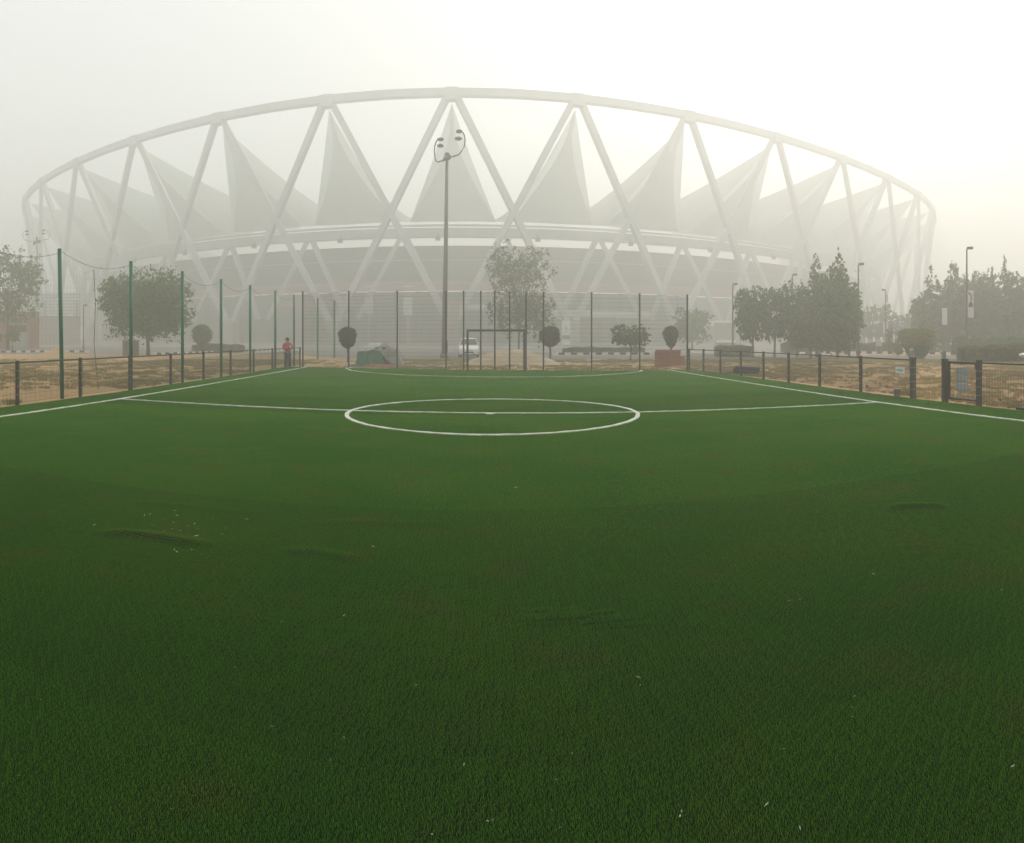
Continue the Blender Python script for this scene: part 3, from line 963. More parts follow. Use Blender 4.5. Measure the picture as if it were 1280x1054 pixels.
# ================================================================== trees
def leaf_cloud(blobs, n, size, seed, shell=0.35, gap=0.0, flat=0.0, mi_top=None):
    """leaf quads spread in clumps through ellipsoids (cx,cy,cz,rx,ry,rz)"""
    r = np.random.default_rng(seed)
    vol = np.array([b[3] * b[4] * b[5] for b in blobs]) ** .8
    cnt = (n * vol / vol.sum()).astype(int)
    C = []
    for b, c in zip(blobs, cnt):
        nc = max(8, c // 12)
        d = r.normal(size=(nc, 3)); d /= np.linalg.norm(d, axis=1)[:, None]
        rad = r.uniform(shell, 1.0, nc) ** .6
        cl = d * rad[:, None] * r.uniform(.88, 1.08, (nc, 1))
        if gap:
            cl = cl[r.uniform(size=nc) > gap]
        k = r.integers(0, len(cl), c)
        sp_ = r.normal(size=(c, 3)) * 0.10 * r.uniform(.2, 1.25, (c, 1))
        p = cl[k] + sp_
        C.append(p * np.array(b[3:6]) + np.array(b[:3]))
    P = np.vstack(C)
    m = len(P)
    a = r.normal(size=(m, 3)); a /= np.linalg.norm(a, axis=1)[:, None]
    b_ = np.cross(a, r.normal(size=(m, 3))); b_ /= np.linalg.norm(b_, axis=1)[:, None]
    s = size * r.uniform(.6, 1.35, (m, 1))
    V = np.stack([P - a * s, P - b_ * s * .55, P + a * s, P + b_ * s * .55], 1).reshape(-1, 3)
    Fq = np.arange(m * 4).reshape(-1, 4)
    return V, Fq, P

def tree(name, label, base, trunks, blobs, n, leaf, m, seed, cat='tree', group=None, shell=.3, gap=0.0, limbs=6, m2=None, top_z=None, trunk_r=.16):
    t = thing(name, label, cat, base, group=group)
    r = random.Random(seed)
    mb = MB()
    for tr in trunks:
        pts = [Vector(p) for p in tr]
        mb.tube(pts, [trunk_r * (1 - .55 * i / max(1, len(pts) - 1)) for i in range(len(pts))], 8)
        top = pts[-1]
        for i in range(limbs):
            b = r.choice(blobs)
            d = Vector((b[0] + r.uniform(-.7, .7) * b[3], b[1] + r.uniform(-.7, .7) * b[4], b[2] + r.uniform(-.3, .8) * b[5]))
            s0 = pts[-2].lerp(top, r.uniform(.3, 1))
            mb.tube([s0, s0.lerp(d, .5) + Vector((r.uniform(-.2, .2), r.uniform(-.2, .2), .15)), d], [trunk_r * .38, trunk_r * .2, trunk_r * .06], 5)
    part(mb, 'trunk', M_bark, t, True)
    V, Fq, P = leaf_cloud(blobs, int(n * 1.7), leaf * .95, seed, shell, gap)
    mi = None
    mats = [m]
    if m2 is not None:
        mats = [m, m2]
        mi = (P[:, 2] + np.random.default_rng(seed).normal(size=len(P)) * .08 > top_z).astype(int)
    np_mesh('crown', V, Fq, mats, mi, t)
    return t

def blobs_from(xc, yt, yb, wpx, D, k=9, seed=1, flat=1.0, base=None):
    """a bumpy crown made of k ellipsoids filling a box w x h, in coordinates local to the base"""
    r = random.Random(seed)
    wd, z1, z0 = sz(wpx, D), hz(yt, D), hz(yb, D)
    cz, h = (z0 + z1) / 2, z1 - z0
    B = [(0, 0, cz, wd * .43, wd * .38, h * .45)]
    for sx_, sz_ in ((-1, -1), (1, -1), (-1, 1), (1, 1), (0, -1)):
        B.append((sx_ * wd * .24, 0, cz + sz_ * h * .22, wd * .24, wd * .26, h * .25))
    for i in range(k):
        a = 2 * pi * i / k + r.uniform(-.3, .3)
        q = r.uniform(-.34, .34)
        rr = sqrt(max(0, 1 - (q * 2) ** 2 * .7))
        B.append((cos(a) * wd * .31 * rr, sin(a) * wd * .28, cz + q * h * .9, wd * r.uniform(.19, .27), wd * .22, h * r.uniform(.16, .23)))
    return B

def simple_tree(label, x, D, yt, yb, wpx, n, leaf, m, seed, k=9, dx=0.0, trunk_r=.17, **kw):
    base = pd(x + dx, D)
    B = blobs_from(x, yt, yb, wpx, D, k, seed)
    off = sz(-dx, D)
    B = [(b[0] + off * cos(th(x)), b[1], *b[2:]) for b in B]
    zt = hz(yb, D)
    return tree(kw.pop('name', 'tree'), label, base, [[(0, 0, -.05), (.03, 0, zt * .6), (off * .5, 0, max(zt * 1.15, hz((yt + yb) / 2, D) * .8))]], B, n, leaf, m, seed, trunk_r=trunk_r, **kw)

simple_tree('broad hazy tree at the left edge in front of the brick building', 10, 80, 308, 408, 100, 5200, .17, M_leaf, 11, 12, gap=.15, trunk_r=.25)
simple_tree('small round sapling before the brick building garage', 15.5, 70, 412, 428, 24, 900, .10, M_leaf_yel, 12, 5, trunk_r=.06, limbs=3)
simple_tree('tiny dark sapling at the far left edge', -4, 69, 415, 429, 18, 500, .10, M_leaf, 13, 4, trunk_r=.06, limbs=3)
simple_tree('large dense dark tree behind the green net poles', 181, 56, 331, 431, 124, 14000, .13, M_leaf, 14, 16, dx=4, trunk_r=.22, shell=.1)
simple_tree('tall sparse airy tree behind the goal', 651, 64, 302, 430, 92, 5200, .14, M_leaf_olive, 15, 15, dx=-3, trunk_r=.14, gap=.2, shell=.05, limbs=18)
simple_tree('small spreading umbrella tree beside the brick stack', 788, 44, 405, 434, 50, 3200, .075, M_leaf_olive, 16, 9, trunk_r=.07, gap=.15)
simple_tree('pale hazy tree behind the brick stack, in front of the stadium', 865, 84, 384, 431, 52, 2600, .17, M_leaf, 17, 9, trunk_r=.2)
# the cluster right of centre
G = 'trees in the clump right of the pitch'
simple_tree('leftmost tree of the clump beyond the right fence, rounded crown on thin trunk', 939, 52, 355, 430, 45, 4200, .12, M_leaf, 18, 8, dx=2, trunk_r=.12, group=G)
simple_tree('second tree of the clump beyond the right fence, next to the rounded one', 971, 53, 356, 429, 46, 3600, .12, M_leaf, 19, 8, dx=-3, trunk_r=.12, group=G)
simple_tree('middle tree of the clump, half hidden behind the low bushy one', 996, 54, 346, 430, 44, 3200, .12, M_leaf, 20, 8, trunk_r=.11, group=G)
simple_tree('low broad bushy tree in front of the clump', 1013, 49, 388, 440, 62, 4600, .10, M_leaf_olive, 21, 10, trunk_r=.12, limbs=10)
def spire_tree(label, x, D, yt, yb, wpx, n, seed, m=M_leaf, trunk_r=.13, group=None, leaf=.12):
    wd, z1, z0 = sz(wpx, D), hz(yt, D), hz(yb, D)
    r = random.Random(seed)
    h = z1 - z0
    B = []
    for i in range(8):
        f = i / 7
        rad = wd * (.50 * (1 - f ** 2.2) + .08) * (0.78 + .22 * min(1, f * 4))
        B.append((r.uniform(-.07, .07) * wd, r.uniform(-.07, .07) * wd, z0 + h * (.08 + .86 * f), rad, rad, h * .13 + rad * .25 * (1 - f)))
    B.append((r.uniform(-.05, .05) * wd, 0, z1 - h * .05, wd * .05, wd * .05, h * .07))
    return tree('tree', label, pd(x, D), [[(0, 0, -.05), (0, 0, z0 * .7), (0, 0, z0 + h * .5)]], B, n, leaf, m, seed, limbs=4, trunk_r=trunk_r, group=group)
spire_tree('slim pointed evergreen in the clump, left of the tallest one', 1020.5, 53, 321, 430, 38, 5200, 22, group=G)
spire_tree('tallest pointed evergreen in the clump, beside the street lamp', 1047, 50.5, 318, 432, 54, 8000, 23, group=G)
simple_tree('dark bushy tree closing the right end of the clump', 1061, 52.5, 350, 432, 36, 3000, .12, M_leaf, 24, 8, trunk_r=.12, group=G)
# hazy row behind
G2 = 'hazy trees along the far road'
simple_tree('faint grey tree behind the street lamp with right-hand head', 1088, 100, 378, 431, 40, 1900, .2, M_leaf, 25, 8, group=G2)
spire_tree('faint pointed tree behind the lamp with a small banner', 1108, 96, 368, 431, 22, 1500, 26, group=G2, leaf=.18)
simple_tree('faint low tree between the pointed one and the vase shrub', 1128, 98, 388, 431, 34, 1500, .2, M_leaf, 27, 8, group=G2)
G3 = 'tall trees massed behind the right hedge'
R3 = [(1148, 74, 372, 430, 16, 'r', 'small dark tree at the left end of the tall right mass'), (1166, 72, 338, 430, 34, 's', 'tall tree leading the right mass, nearest the vase shrub'),
      (1191, 73, 325, 430, 26, 's', 'sharp pointed tree just left of the big banner lamp'), (1213, 76, 340, 430, 30, 'r', 'rounded tree directly behind the big banner lamp'),
      (1227, 75, 334, 430, 28, 'r', 'twiggy topped tree just right of the big banner lamp'), (1239, 72, 337, 430, 22, 's', 'narrow pointed tree between twiggy and tallest ones of the right mass'),
      (1256, 71, 327, 430, 32, 's', 'tallest pointed tree above the right hedge'), (1276, 70, 336, 430, 34, 'r', 'leafy tree cut by the right edge above the hedge'), (1302, 70, 330, 430, 36, 's', 'pointed tree just beyond the right edge')]
for i, (x, D, yt, yb, wpx, kd, lab) in enumerate(R3):
    if kd == 's':
        spire_tree(lab, x, D, yt, yb + 6, wpx * 1.45, 6000, 30 + i, group=G3, leaf=.15)
    else:
        simple_tree(lab, x, D, yt, yb + 6, wpx * 1.3, 5200, .15, M_leaf, 30 + i, 9, group=G3, trunk_r=.15)

# clipped trees: dense leaf shells over a shape of revolution
def topiary(name, label, base, prof, n, leaf, m, seed, trunk_h, cat='tree', group=None, trunk_r=.06, m2=None, top_z=None, ell=1.0):
    t = thing(name, label, cat, base, group=group)
    if trunk_h > 0:
        mb = MB(); mb.tube([(0, 0, -.05), (.02, 0, trunk_h * .5), (0, 0, trunk_h)], [trunk_r, trunk_r * .8, trunk_r * 1.3], 8); part(mb, 'trunk', M_bark, t, True)
    r = np.random.default_rng(seed)
    pr = np.array(prof)
    zz = r.uniform(pr[0, 1], pr[-1, 1], n)
    rad = np.interp(zz, pr[:, 1], pr[:, 0])
    top = r.uniform(size=n) < .25
    q = np.sqrt(r.uniform(.12, 1.08, n))
    a = r.uniform(0, 2 * pi, n)
    lump = 1 + .06 * np.sin(a * 3 + zz * 4 + seed) + .05 * np.sin(a * 7 - zz * 9 + seed) + .05 * r.normal(size=n)
    P = np.stack([np.cos(a) * rad * q * lump, np.sin(a) * rad * q * lump * ell, zz + r.normal(size=n) * .02], -1)
    d = r.normal(size=(n, 3)); d /= np.linalg.norm(d, axis=1)[:, None]
    b_ = np.cross(d, r.normal(size=(n, 3))); b_ /= np.linalg.norm(b_, axis=1)[:, None]
    s = leaf * r.uniform(.6, 1.4, (n, 1))
    V = np.stack([P - d * s, P - b_ * s * .6, P + d * s, P + b_ * s * .6], 1).reshape(-1, 3)
    mats, mi = [m], None
    if m2 is not None:
        mats = [m, m2]; mi = (P[:, 2] + r.normal(size=n) * .06 > top_z).astype(int)
    np_mesh('crown', V, np.arange(n * 4).reshape(-1, 4), mats, mi, t)
    return t
G4 = 'clipped lollipop trees'
topiary('clipped_tree', 'clipped egg-shaped lollipop tree left of the tarpaulin pile', gr(434.5, 455), [(.14, .98), (.34, 1.12), (.49, 1.45), (.54, 1.78), (.47, 2.02), (.30, 2.14), (.08, 2.19)], 5600, .045, M_leaf_brown, 41, 1.0, group=G4)
topiary('clipped_tree', 'clipped square-topped lollipop tree right of the goal', gr(687.5, 453), [(.16, 1.02), (.42, 1.14), (.58, 1.42), (.63, 1.8), (.57, 2.05), (.40, 2.2), (.1, 2.27)], 6000, .048, M_leaf_brown, 42, 1.1, group=G4)
topiary('clipped_tree', 'clipped round lollipop tree rising behind the brick stack', pd(838.7, 42.5), [(.1, .95), (.28, 1.15), (.46, 1.6), (.48, 1.95), (.36, 2.2), (.12, 2.3)], 5200, .048, M_leaf_brown, 43, 1.0, group=G4)
topiary('clipped_tree', 'clipped round ball tree between the green net poles', pd(252.5, 62), [(.3, .9), (.7, 1.15), (.95, 1.7), (.9, 2.2), (.6, 2.6), (.2, 2.75)], 6000, .07, M_leaf, 44, 1.0, group=G4)
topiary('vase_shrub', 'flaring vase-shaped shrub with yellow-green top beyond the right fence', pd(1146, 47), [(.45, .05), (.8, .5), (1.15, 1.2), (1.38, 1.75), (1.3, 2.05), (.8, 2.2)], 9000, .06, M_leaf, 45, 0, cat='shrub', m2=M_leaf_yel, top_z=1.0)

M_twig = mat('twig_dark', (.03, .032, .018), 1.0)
def hedge(label, px, D, h, depth, n, leaf, m, seed, m2=None, top=None, name='hedge'):
    a, b = pd(px[0], D), pd(px[1], D if not isinstance(D, tuple) else D)
    c = (a + b) / 2
    t = thing(name, label, 'hedge', c)
    d = (b - a); L = d.length; d.normalize(); s = Vector((-d.y, d.x, 0))
    n = int(n * 1.8)
    r = np.random.default_rng(seed)
    u = r.uniform(-.5, .5, n); v = r.uniform(-.5, .5, n); z = r.uniform(0, 1, n) ** .7
    face = r.integers(0, 3, n)
    z = np.where(face == 0, 1 - .08 * r.uniform(size=n), z)
    v = np.where(face == 1, -.5 + .12 * r.uniform(size=n), v)
    end = np.clip((0.5 - np.abs(u)) * L / (depth * .6), 0, 1) ** .5
    hh = h * (1 + .06 * np.sin(u * L * 1.3 + seed) + .04 * np.sin(u * L * 4.1))
    P = np.outer(u * L, np.array(d)) + np.outer(v * depth * end, np.array(s)) + np.outer(z * hh * (.75 + .25 * end), [0, 0, 1])
    g = r.normal(size=(n, 3)); g /= np.linalg.norm(g, axis=1)[:, None]
    b_ = np.cross(g, r.normal(size=(n, 3))); b_ /= np.linalg.norm(b_, axis=1)[:, None]
    q = leaf * r.uniform(.6, 1.4, (n, 1))
    V = np.stack([P - g * q, P - b_ * q * .6, P + g * q, P + b_ * q * .6], 1).reshape(-1, 3)
    mats, mi = [m], None
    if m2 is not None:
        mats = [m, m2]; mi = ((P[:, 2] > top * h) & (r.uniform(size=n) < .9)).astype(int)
    np_mesh('foliage', V, np.arange(4 * n).reshape(-1, 4), mats, mi, t)
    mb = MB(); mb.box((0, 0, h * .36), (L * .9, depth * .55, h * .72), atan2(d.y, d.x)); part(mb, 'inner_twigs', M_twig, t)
    return t
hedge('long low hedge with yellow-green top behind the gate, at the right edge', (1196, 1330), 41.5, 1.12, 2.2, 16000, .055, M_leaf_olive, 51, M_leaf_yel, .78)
hedge('dark higher hedge behind the yellow-topped one', (1190, 1330), 58, 1.5, 1.2, 7000, .09, M_leaf, 52)
hedge('low clipped hedge beneath the ball tree beyond the left fence', (240, 306), 67, .85, 1.4, 5000, .07, M_leaf, 53)
hedge('low dull hedge behind the kerb between lollipop tree and umbrella tree', (703, 806), 61, .62, 1.2, 5200, .07, M_leaf, 54)
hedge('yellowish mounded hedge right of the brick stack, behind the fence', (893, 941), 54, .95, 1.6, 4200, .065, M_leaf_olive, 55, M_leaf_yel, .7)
hedge('olive hedge in the distance behind the tree clump', (976, 1050), 66, 1.0, 1.2, 4200, .08, M_leaf_olive, 56)
hedge('dull green hedge behind the striped kerb near the vase shrub', (1052, 1128), 67, .95, 1.2, 4000, .08, M_leaf, 57)
simple_tree('small straggly yellow-green bush beside the round white sign', 1122, 52, 424, 446, 14, 700, .07, M_leaf_yel, 58, 4, trunk_r=.03, limbs=3, name='bush', cat='bush')

# ================================================================== lamps and masts
def lamp(label, x, D, yt, head=+1, banner=None, hw=7.0, group='street lamps', base_y=None):
    p = pd(x, D)
    h = hz(yt, D)
    t = thing('street_lamp', label, 'street lamp', p, -th(x), group)
    mb = MB(); mb.tube([(0, 0, -.05), (0, 0, h * .35), (0, 0, h)], [.10, .085, .055], 8); mb.box((0, 0, .25), (.28, .28, .5)); part(mb, 'pole', M_lamp, t, False)
    wd = sz(hw, D)
    mb = MB(); mb.box((head * wd * .5, 0, h + .06), (wd, .3, .16), 0, 0, Matrix.Rotation(-head * .06, 3, 'Y')); mb.box((head * wd * .5, 0, h - .03), (wd * .7, .22, .03)); part(mb, 'lamp_head', M_lamp, t)
    if banner:
        bx0, bx1, y0, y1 = banner
        b = thing('lamp_banner', *BANNER[label], pd((bx0 + bx1) / 2, D), -th(x), 'banners on lamp posts')
        wd2, z0, z1 = sz(bx1 - bx0, D), hz(y1, D), hz(y0, D)
        mb = MB(); mb.box((0, 0, (z0 + z1) / 2), (wd2, .03, z1 - z0)); part(mb, 'cloth', M_banner, b)
        for zz in (z0, z1):
            mb = MB(); mb.box((-.05 * (1 if bx0 > x else -1), .03, zz), (wd2 * 1.25, .05, .05))
            part(mb, 'bracket', M_lamp, b)
        if BANNER[label][0].startswith('white'):
            mb = MB(); H_ = z1 - z0
            mb.box((wd2 * .1, -.02, z1 - H_ * .27), (wd2 * .28, .012, H_ * .26)); mb.box((-wd2 * .2, -.02, z1 - H_ * .12), (wd2 * .3, .012, H_ * .1))
            mb.box((wd2 * .02, -.02, z1 - H_ * .55), (wd2 * .7, .012, H_ * .14), 0, 1); mb.box((wd2 * .02, -.019, z1 - H_ * .45), (wd2 * .4, .012, H_ * .06), 0, 1)
            part(mb, 'print', [M_ink, mat('banner_maroon', (0.16, 0.05, 0.05), .8)], b)
    return t
BANNER = {'tall street lamp above the right hedge, carrying a white banner': ('white banner with dark and maroon print on the tall right lamp', 'banner'),
          'faint street lamp inside the right tree mass, carrying a plain banner': ('plain pale banner on the faint lamp left of the tall one', 'banner'),
          'distant street lamp behind the bush, carrying a small banner': ('small distant pale banner low on the lamp behind the bush', 'banner')}
lamp('tall street lamp above the right hedge, carrying a white banner', 1208.5, 50, 311, 1, (1209.5, 1217, 363, 397), 8)
lamp('street lamp beside the tallest evergreen of the clump', 1073, 54, 331, 1, None, 7)
lamp('faint street lamp inside the right tree mass, carrying a plain banner', 1185.5, 66, 352, -1, (1177.5, 1184, 385, 406), 6)
lamp('distant street lamp behind the bush, carrying a small banner', 1107, 74, 363, -1, (1104, 1110, 402, 417), 5)
lamp('street lamp head showing just above the middle of the clump', 990.5, 66, 344, 1, None, 6)
lamp('hazy street lamp left of the clump, near the pale tree', 916, 62, 356, 1, None, 6)
lamp('short thin street lamp left of the big dark tree', 104.5, 80, 382, 1, None, 4)
simple_tree('young hazy tree trunk and tuft beside the short lamp', 1112, 60, 408, 437, 10, 500, .09, M_leaf_yel, 59, 4, trunk_r=.05, limbs=3)

def flood_mast(label, x, D, y_pole, arms, r0, r1, lean=0.0):
    p = pd(x, D)
    h = hz(y_pole, D)
    t = thing('floodlight_mast', label, 'light mast', p, -th(x), 'floodlight masts')
    q = sz(1, D)
    mb = MB(); mb.tube([(0, 0, -.05), (0, 0, .4)], [r0 * 1.5, r0 * 1.4], 12); mb.tube([(0, 0, .3), (lean * .5, 0, h * .5), (lean, 0, h)], [r0, (r0 + r1) / 2, r1], 12); part(mb, 'pole', M_galv, t, True)
    mb = MB(); mb.lathe((lean, 0, h), [(r1 * 1.1, -1.2 * q * 4), (r1 * 2.3, -q * 5), (r1 * 2.2, -q * 3), (r1 * 1.5, -q), (r1 * 1.9, q), (r1 * 1.2, q * 3)], 12); mb.box((lean - 3 * q, -.1, h - 5 * q), (3 * q, .3, 4 * q), 0, 0, Matrix.Rotation(.6, 3, 'Y')); mb.box((lean + 3 * q, -.1, h - 3 * q), (3 * q, .3, 4 * q)); part(mb, 'head_collar', M_galv, t)
    for arm, lamps in arms:
        mb = MB(); mb.tube([(lean + a * q, 0, h + b * q) for a, b in arm], .055 if D < 60 else .04, 6); am = part(mb, 'arm', M_galv, t, True)
        for lx, lz, lw in lamps:
            mb = MB(); mb.lathe((lean + lx * q, 0, h + lz * q), [(lw * q * .28, -.12), (lw * q * .46, -.07), (lw * q * .46, .03), (lw * q * .25, .10)], 12); part(mb, 'floodlight', M_lamp, t, True)
    return t
# pole top at (559,195): offsets in px from there
flood_mast('tall central floodlight mast with two looped arms, behind the goal', 555.3, 50, 194, [
    ([(-4, -7), (-8, -7.5), (-11, -8.5), (-13.5, -8), (-15, -4), (-16, 4), (-15.5, 11), (-13.5, 17), (-11, 21)], [(-8, 20, 8), (-8.5, 12, 9)]),
    ([(2, -2.5), (8, -1.5), (14, .5), (18, 5), (21.5, 11), (22.5, 19), (21.5, 25), (19.5, 29)], [(15, 30, 9), (14, 21, 10)])], .21, .115, lean=.22)
flood_mast('slender hazy floodlight mast with looped arms at the far left', 47, 104, 299, [
    ([(-1, -2), (-8, -3), (-15, -1), (-18, 5), (-17, 9), (-14, 10)], [(-12.5, 10, 5), (-12.5, 6, 5)]),
    ([(1, -2), (8, -1), (14, 0), (16, 4), (15, 9), (12, 11)], [(8, 11, 5), (8, 7, 5)])], .13, .085, lean=-.1)

# ================================================================== buildings on the left
M_brickw = mat('pink_brick', (0.36, 0.22, 0.16), 0.9, (0.31, 0.19, 0.14), 1.2, bump=.2, bscale=12)
bp_ = pd(12, 88)
bl = thing('brick_building', 'pinkish brick garage building with pale framed opening at far left', 'building', bp_, -th(12))
q = sz(1, 88)
def bx(mb, x0, x1, y0, y1, yb_, dep, mi=0):
    z0, z1 = hz(y1, 88), hz(y0, 88)
    mb.box(((x0 + x1) / 2 * q, yb_, (z0 + z1) / 2), ((x1 - x0) * q, dep, z1 - z0), 0, mi)
mb = MB()
bx(mb, -45, -4, 390, 437, 2, 4); bx(mb, 25, 37, 390, 437, 2, 4); bx(mb, -4, 25, 390, 404, 2, 4)
part(mb, 'wall', M_brickw, bl)
mb = MB(); bx(mb, -46, 38, 384.5, 389.8, 1.9, 4.6); part(mb, 'roof', M_white, bl)
mb = MB(); bx(mb, -4, -1, 403, 437, -.1, .3); bx(mb, 22, 25, 403, 437, -.1, .3); bx(mb, -1, 22, 403, 406, -.1, .3); part(mb, 'door_frame', M_bowl2, bl)
M_shut = mat('shutter_blue', (0.42, 0.48, 0.48), .5, (0.38, 0.44, 0.44), 2)
for i in range(8):
    mb = MB(); y0 = 415 + i * 2.7; bx(mb, -.9, 21.9, y0, y0 + 2.4, .4 + .03 * (i % 2), .12); part(mb, 'shutter_slat', M_shut, bl)
mb = MB(); bx(mb, -.9, 21.9, 406, 415, 1.2, .2); part(mb, 'lintel_panel', M_grille, bl)
lb = thing('slatted_block', 'pale grey slatted low block behind the far left mast', 'building', pd(66, 128), -th(66))
q2 = sz(1, 128)
for i in range(7):
    mb = MB(); z = hz(368 + i * 4, 128); mb.box((0, 0, z), (70 * q2, 1.2, 2.6 * q2)); part(mb, 'slat', M_steel, lb)
mb = MB(); mb.box((0, 3, hz(395, 128) / 2), (70 * q2, 4, hz(395, 128))); part(mb, 'wall', M_bowl2, lb)
mb = MB()
for k in range(4):
    mb.box(((k - 1.5) * 20 * q2, 1.4, 4.3), (.5, .5, 8.6))
part(mb, 'frame', M_bowl2, lb)
# utility cabinet under the tree
M_cab = mat('cabinet_grey', (0.20, 0.20, 0.18), .6, (0.17, 0.17, .155), 2)
uc = thing('utility_cabinet', 'grey utility cabinet standing under the large dark tree', 'cabinet', pd(163.5, 57.5), -th(163.5))
mb = MB(); mb.box((0, 0, .62), (1.44, .5, 1.24)); part(mb, 'body', M_cab, uc)
mb = MB(); mb.box((0, 0, 1.275), (1.54, .6, .06)); part(mb, 'lid', M_cab, uc)
for s in (-1, 1):
    mb = MB(); mb.box((s * .355, -.265, .62), (.66, .03, 1.1)); part(mb, 'door', M_cab, uc)

# ================================================================== car
def car():
    D = 50.5
    t = thing('parked_car', 'white hatchback facing the pitch, seen through the goal', 'car', pd(586, D), -th(586))
    body, glass, dark = mat('car_white', (0.75, 0.76, 0.75), .3), mat('car_glass', (0.05, 0.055, 0.055), .15), mat('car_black', (0.02, 0.02, 0.02), .5)
    # sections along y (front = -y): (y, half width, z bottom, z shoulder, z top, half width at top)
    sec = [(0, .62, .28, .52, .60, .56), (.12, .74, .22, .62, .72, .66), (.5, .79, .2, .74, .86, .70), (.95, .80, .2, .86, .95, .70), (1.7, .81, .2, .92, 1.44, .56), (2.3, .81, .2, .93, 1.50, .56), (3.1, .79, .22, .92, 1.44, .55), (3.55, .74, .28, .86, 1.0, .62), (3.65, .66, .36, .7, .8, .58)]
    vv = []
    for y, hw, zb, zs_, zt, ht in sec:
        vv += [(-hw * .92, y, zb), (-hw, y, zb + .2), (-hw, y, zs_), (-ht, y, zt), (-ht * .5, y, zt + .03), (ht * .5, y, zt + .03), (ht, y, zt), (hw, y, zs_), (hw, y, zb + .2), (hw * .92, y, zb)]
    fs, n = [], 10
    for i in range(len(sec) - 1):
        for j in range(n):
            j2 = (j + 1) % n
            fs.append((i * n + j, i * n + j2, (i + 1) * n + j2, (i + 1) * n + j))
    fs += [tuple(range(n)), tuple(reversed(range((len(sec) - 1) * n, len(sec) * n)))]
    mb = MB(); mb.add(vv, fs); part(mb, 'body', body, t)
    mb = MB(); mb.add([(-.66, 1.0, 1.0), (.66, 1.0, 1.0), (.53, 1.64, 1.42), (-.53, 1.64, 1.42)], [(0, 1, 2, 3)]); mb.v = [(x, y - .05, z + .03) for x, y, z in mb.v]; part(mb, 'windscreen', glass, t)
    for s in (-1, 1):
        mb = MB(); mb.add([(s * .80, 1.35, .96), (s * .80, 3.1, .97), (s * .575, 3.0, 1.38), (s * .585, 1.75, 1.38)], [(0, 1, 2, 3)]); mb.v = [(x + s * .015, y, z) for x, y, z in mb.v]; part(mb, 'side_window', glass, t)
        mb = MB(); mb.box((s * .56, .14, .60), (.30, .14, .16), s * .25); part(mb, 'headlight', mat('lamp_glass', (.5, .5, .5), .2), t)
        mb = MB(); mb.box((s * .95, 1.25, .98), (.2, .12, .14)); mb.beam((s * .80, 1.27, .95), (s * .9, 1.25, .96), .05); part(mb, 'mirror', body, t)
        for y in (.72, 2.95):
            mb = MB(); mb.tube([(s * .62, y, .29), (s * .80, y, .29)], .29, 16); w_ = part(mb, 'wheel', dark, t)
            mb = MB(); mb.tube([(s * .79, y, .29), (s * .815, y, .29)], .17, 12); rr = mb.obj('rim', M_galv); rr.parent = w_
    mb = MB(); mb.box((0, .02, .40), (.78, .08, .12)); part(mb, 'grille', dark, t)
    mb = MB(); mb.box((0, -.02, .55), (.5, .03, .03)); part(mb, 'trim_bar', M_galv, t)
    mb = MB(); mb.box((0, -.03, .31), (.42, .02, .1)); part(mb, 'number_plate', M_white, t)
    mb = MB(); mb.box((0, .1, .23), (1.2, .2, .1)); part(mb, 'bumper', dark, t)
car()

# ================================================================== heaps, tarpaulin, bricks, barrow
M_sand = mat('pale_sand', (0.46, 0.37, 0.25), .95, (0.36, 0.28, 0.19), 1.6, bump=.8, bscale=9)
def heap(name, label, pxs, D, h, depth, m, seed, cat='heap', rough=.25, kind=None):
    a, b = pd(pxs[0], D), pd(pxs[1], D)
    c = (a + b) / 2
    L = (b - a).length
    n1, n2 = 60, 30
    U, V_ = np.meshgrid(np.linspace(-1, 1, n1), np.linspace(-1, 1, n2), indexing='ij')
    R2 = np.sqrt(U ** 2 + V_ ** 2)
    z = np.clip(1 - R2, 0, 1) ** .9 * h
    z = z * (1 + rough * 2 * (fbm(U * 4 + 9, V_ * 4, seed, 4) - .5)) + np.clip(1 - R2, 0, .2) * rough * (fbm(U * 12, V_ * 12, seed + 3, 3) - .3)
    P = np.stack([U * L / 2, V_ * depth / 2, z - .06], -1).reshape(-1, 3)
    i, j = np.meshgrid(np.arange(n1 - 1), np.arange(n2 - 1), indexing='ij')
    Fq = np.stack([i * n2 + j, (i + 1) * n2 + j, (i + 1) * n2 + j + 1, i * n2 + j + 1], -1).reshape(-1, 4)
    o = np_mesh(name, P, Fq, m)
    o.data.polygons.foreach_set('use_smooth', [True] * len(o.data.polygons))
    o.location = c
    o.rotation_euler = (0, 0, -th(sum(pxs) / 2))
    return tag(o, label, cat)
heap('sand_heap', 'wide pale sandy soil heap behind the goal', (572, 706), 38.5, 1.12, 4.4, M_sand, 5)
heap('soil_mound', 'low earth mound with scrub at the left kerb', (50, 92), 64, .55, 3.5, M_soil, 6, 'mound')
def stones(name, label, pxs, D, n, smin, smax, m, seed, spread=1.0):
    r = random.Random(seed)
    t = thing(name, label, 'rubble', pd(sum(pxs) / 2, D))
    for i in range(n):
        x = r.uniform(*pxs)
        p = pd(x, D + r.uniform(-spread, spread)) - t.location
        s = r.uniform(smin, smax)
        mb = MB(); k = 7
        mb.lathe((p.x, p.y, -.02), [(s * .6, 0), (s, s * .35), (s * .8, s * .8), (s * .3, s)], k, wob=.3)
        part(mb, 'stone', m, t)
    return t
M_stone = mat('pale_stone', (0.42, 0.36, 0.28), .9, (0.34, 0.29, .22), 5)
stones('rubble', 'scattered pale rubble lumps right of the tarpaulin pile', (505, 575), 35.5, 22, .06, .17, M_stone, 3)
stones('rubble', 'pale broken lumps on the crest of the sandy heap', (625, 655), 39.2, 9, .08, .2, M_stone, 4, .4)
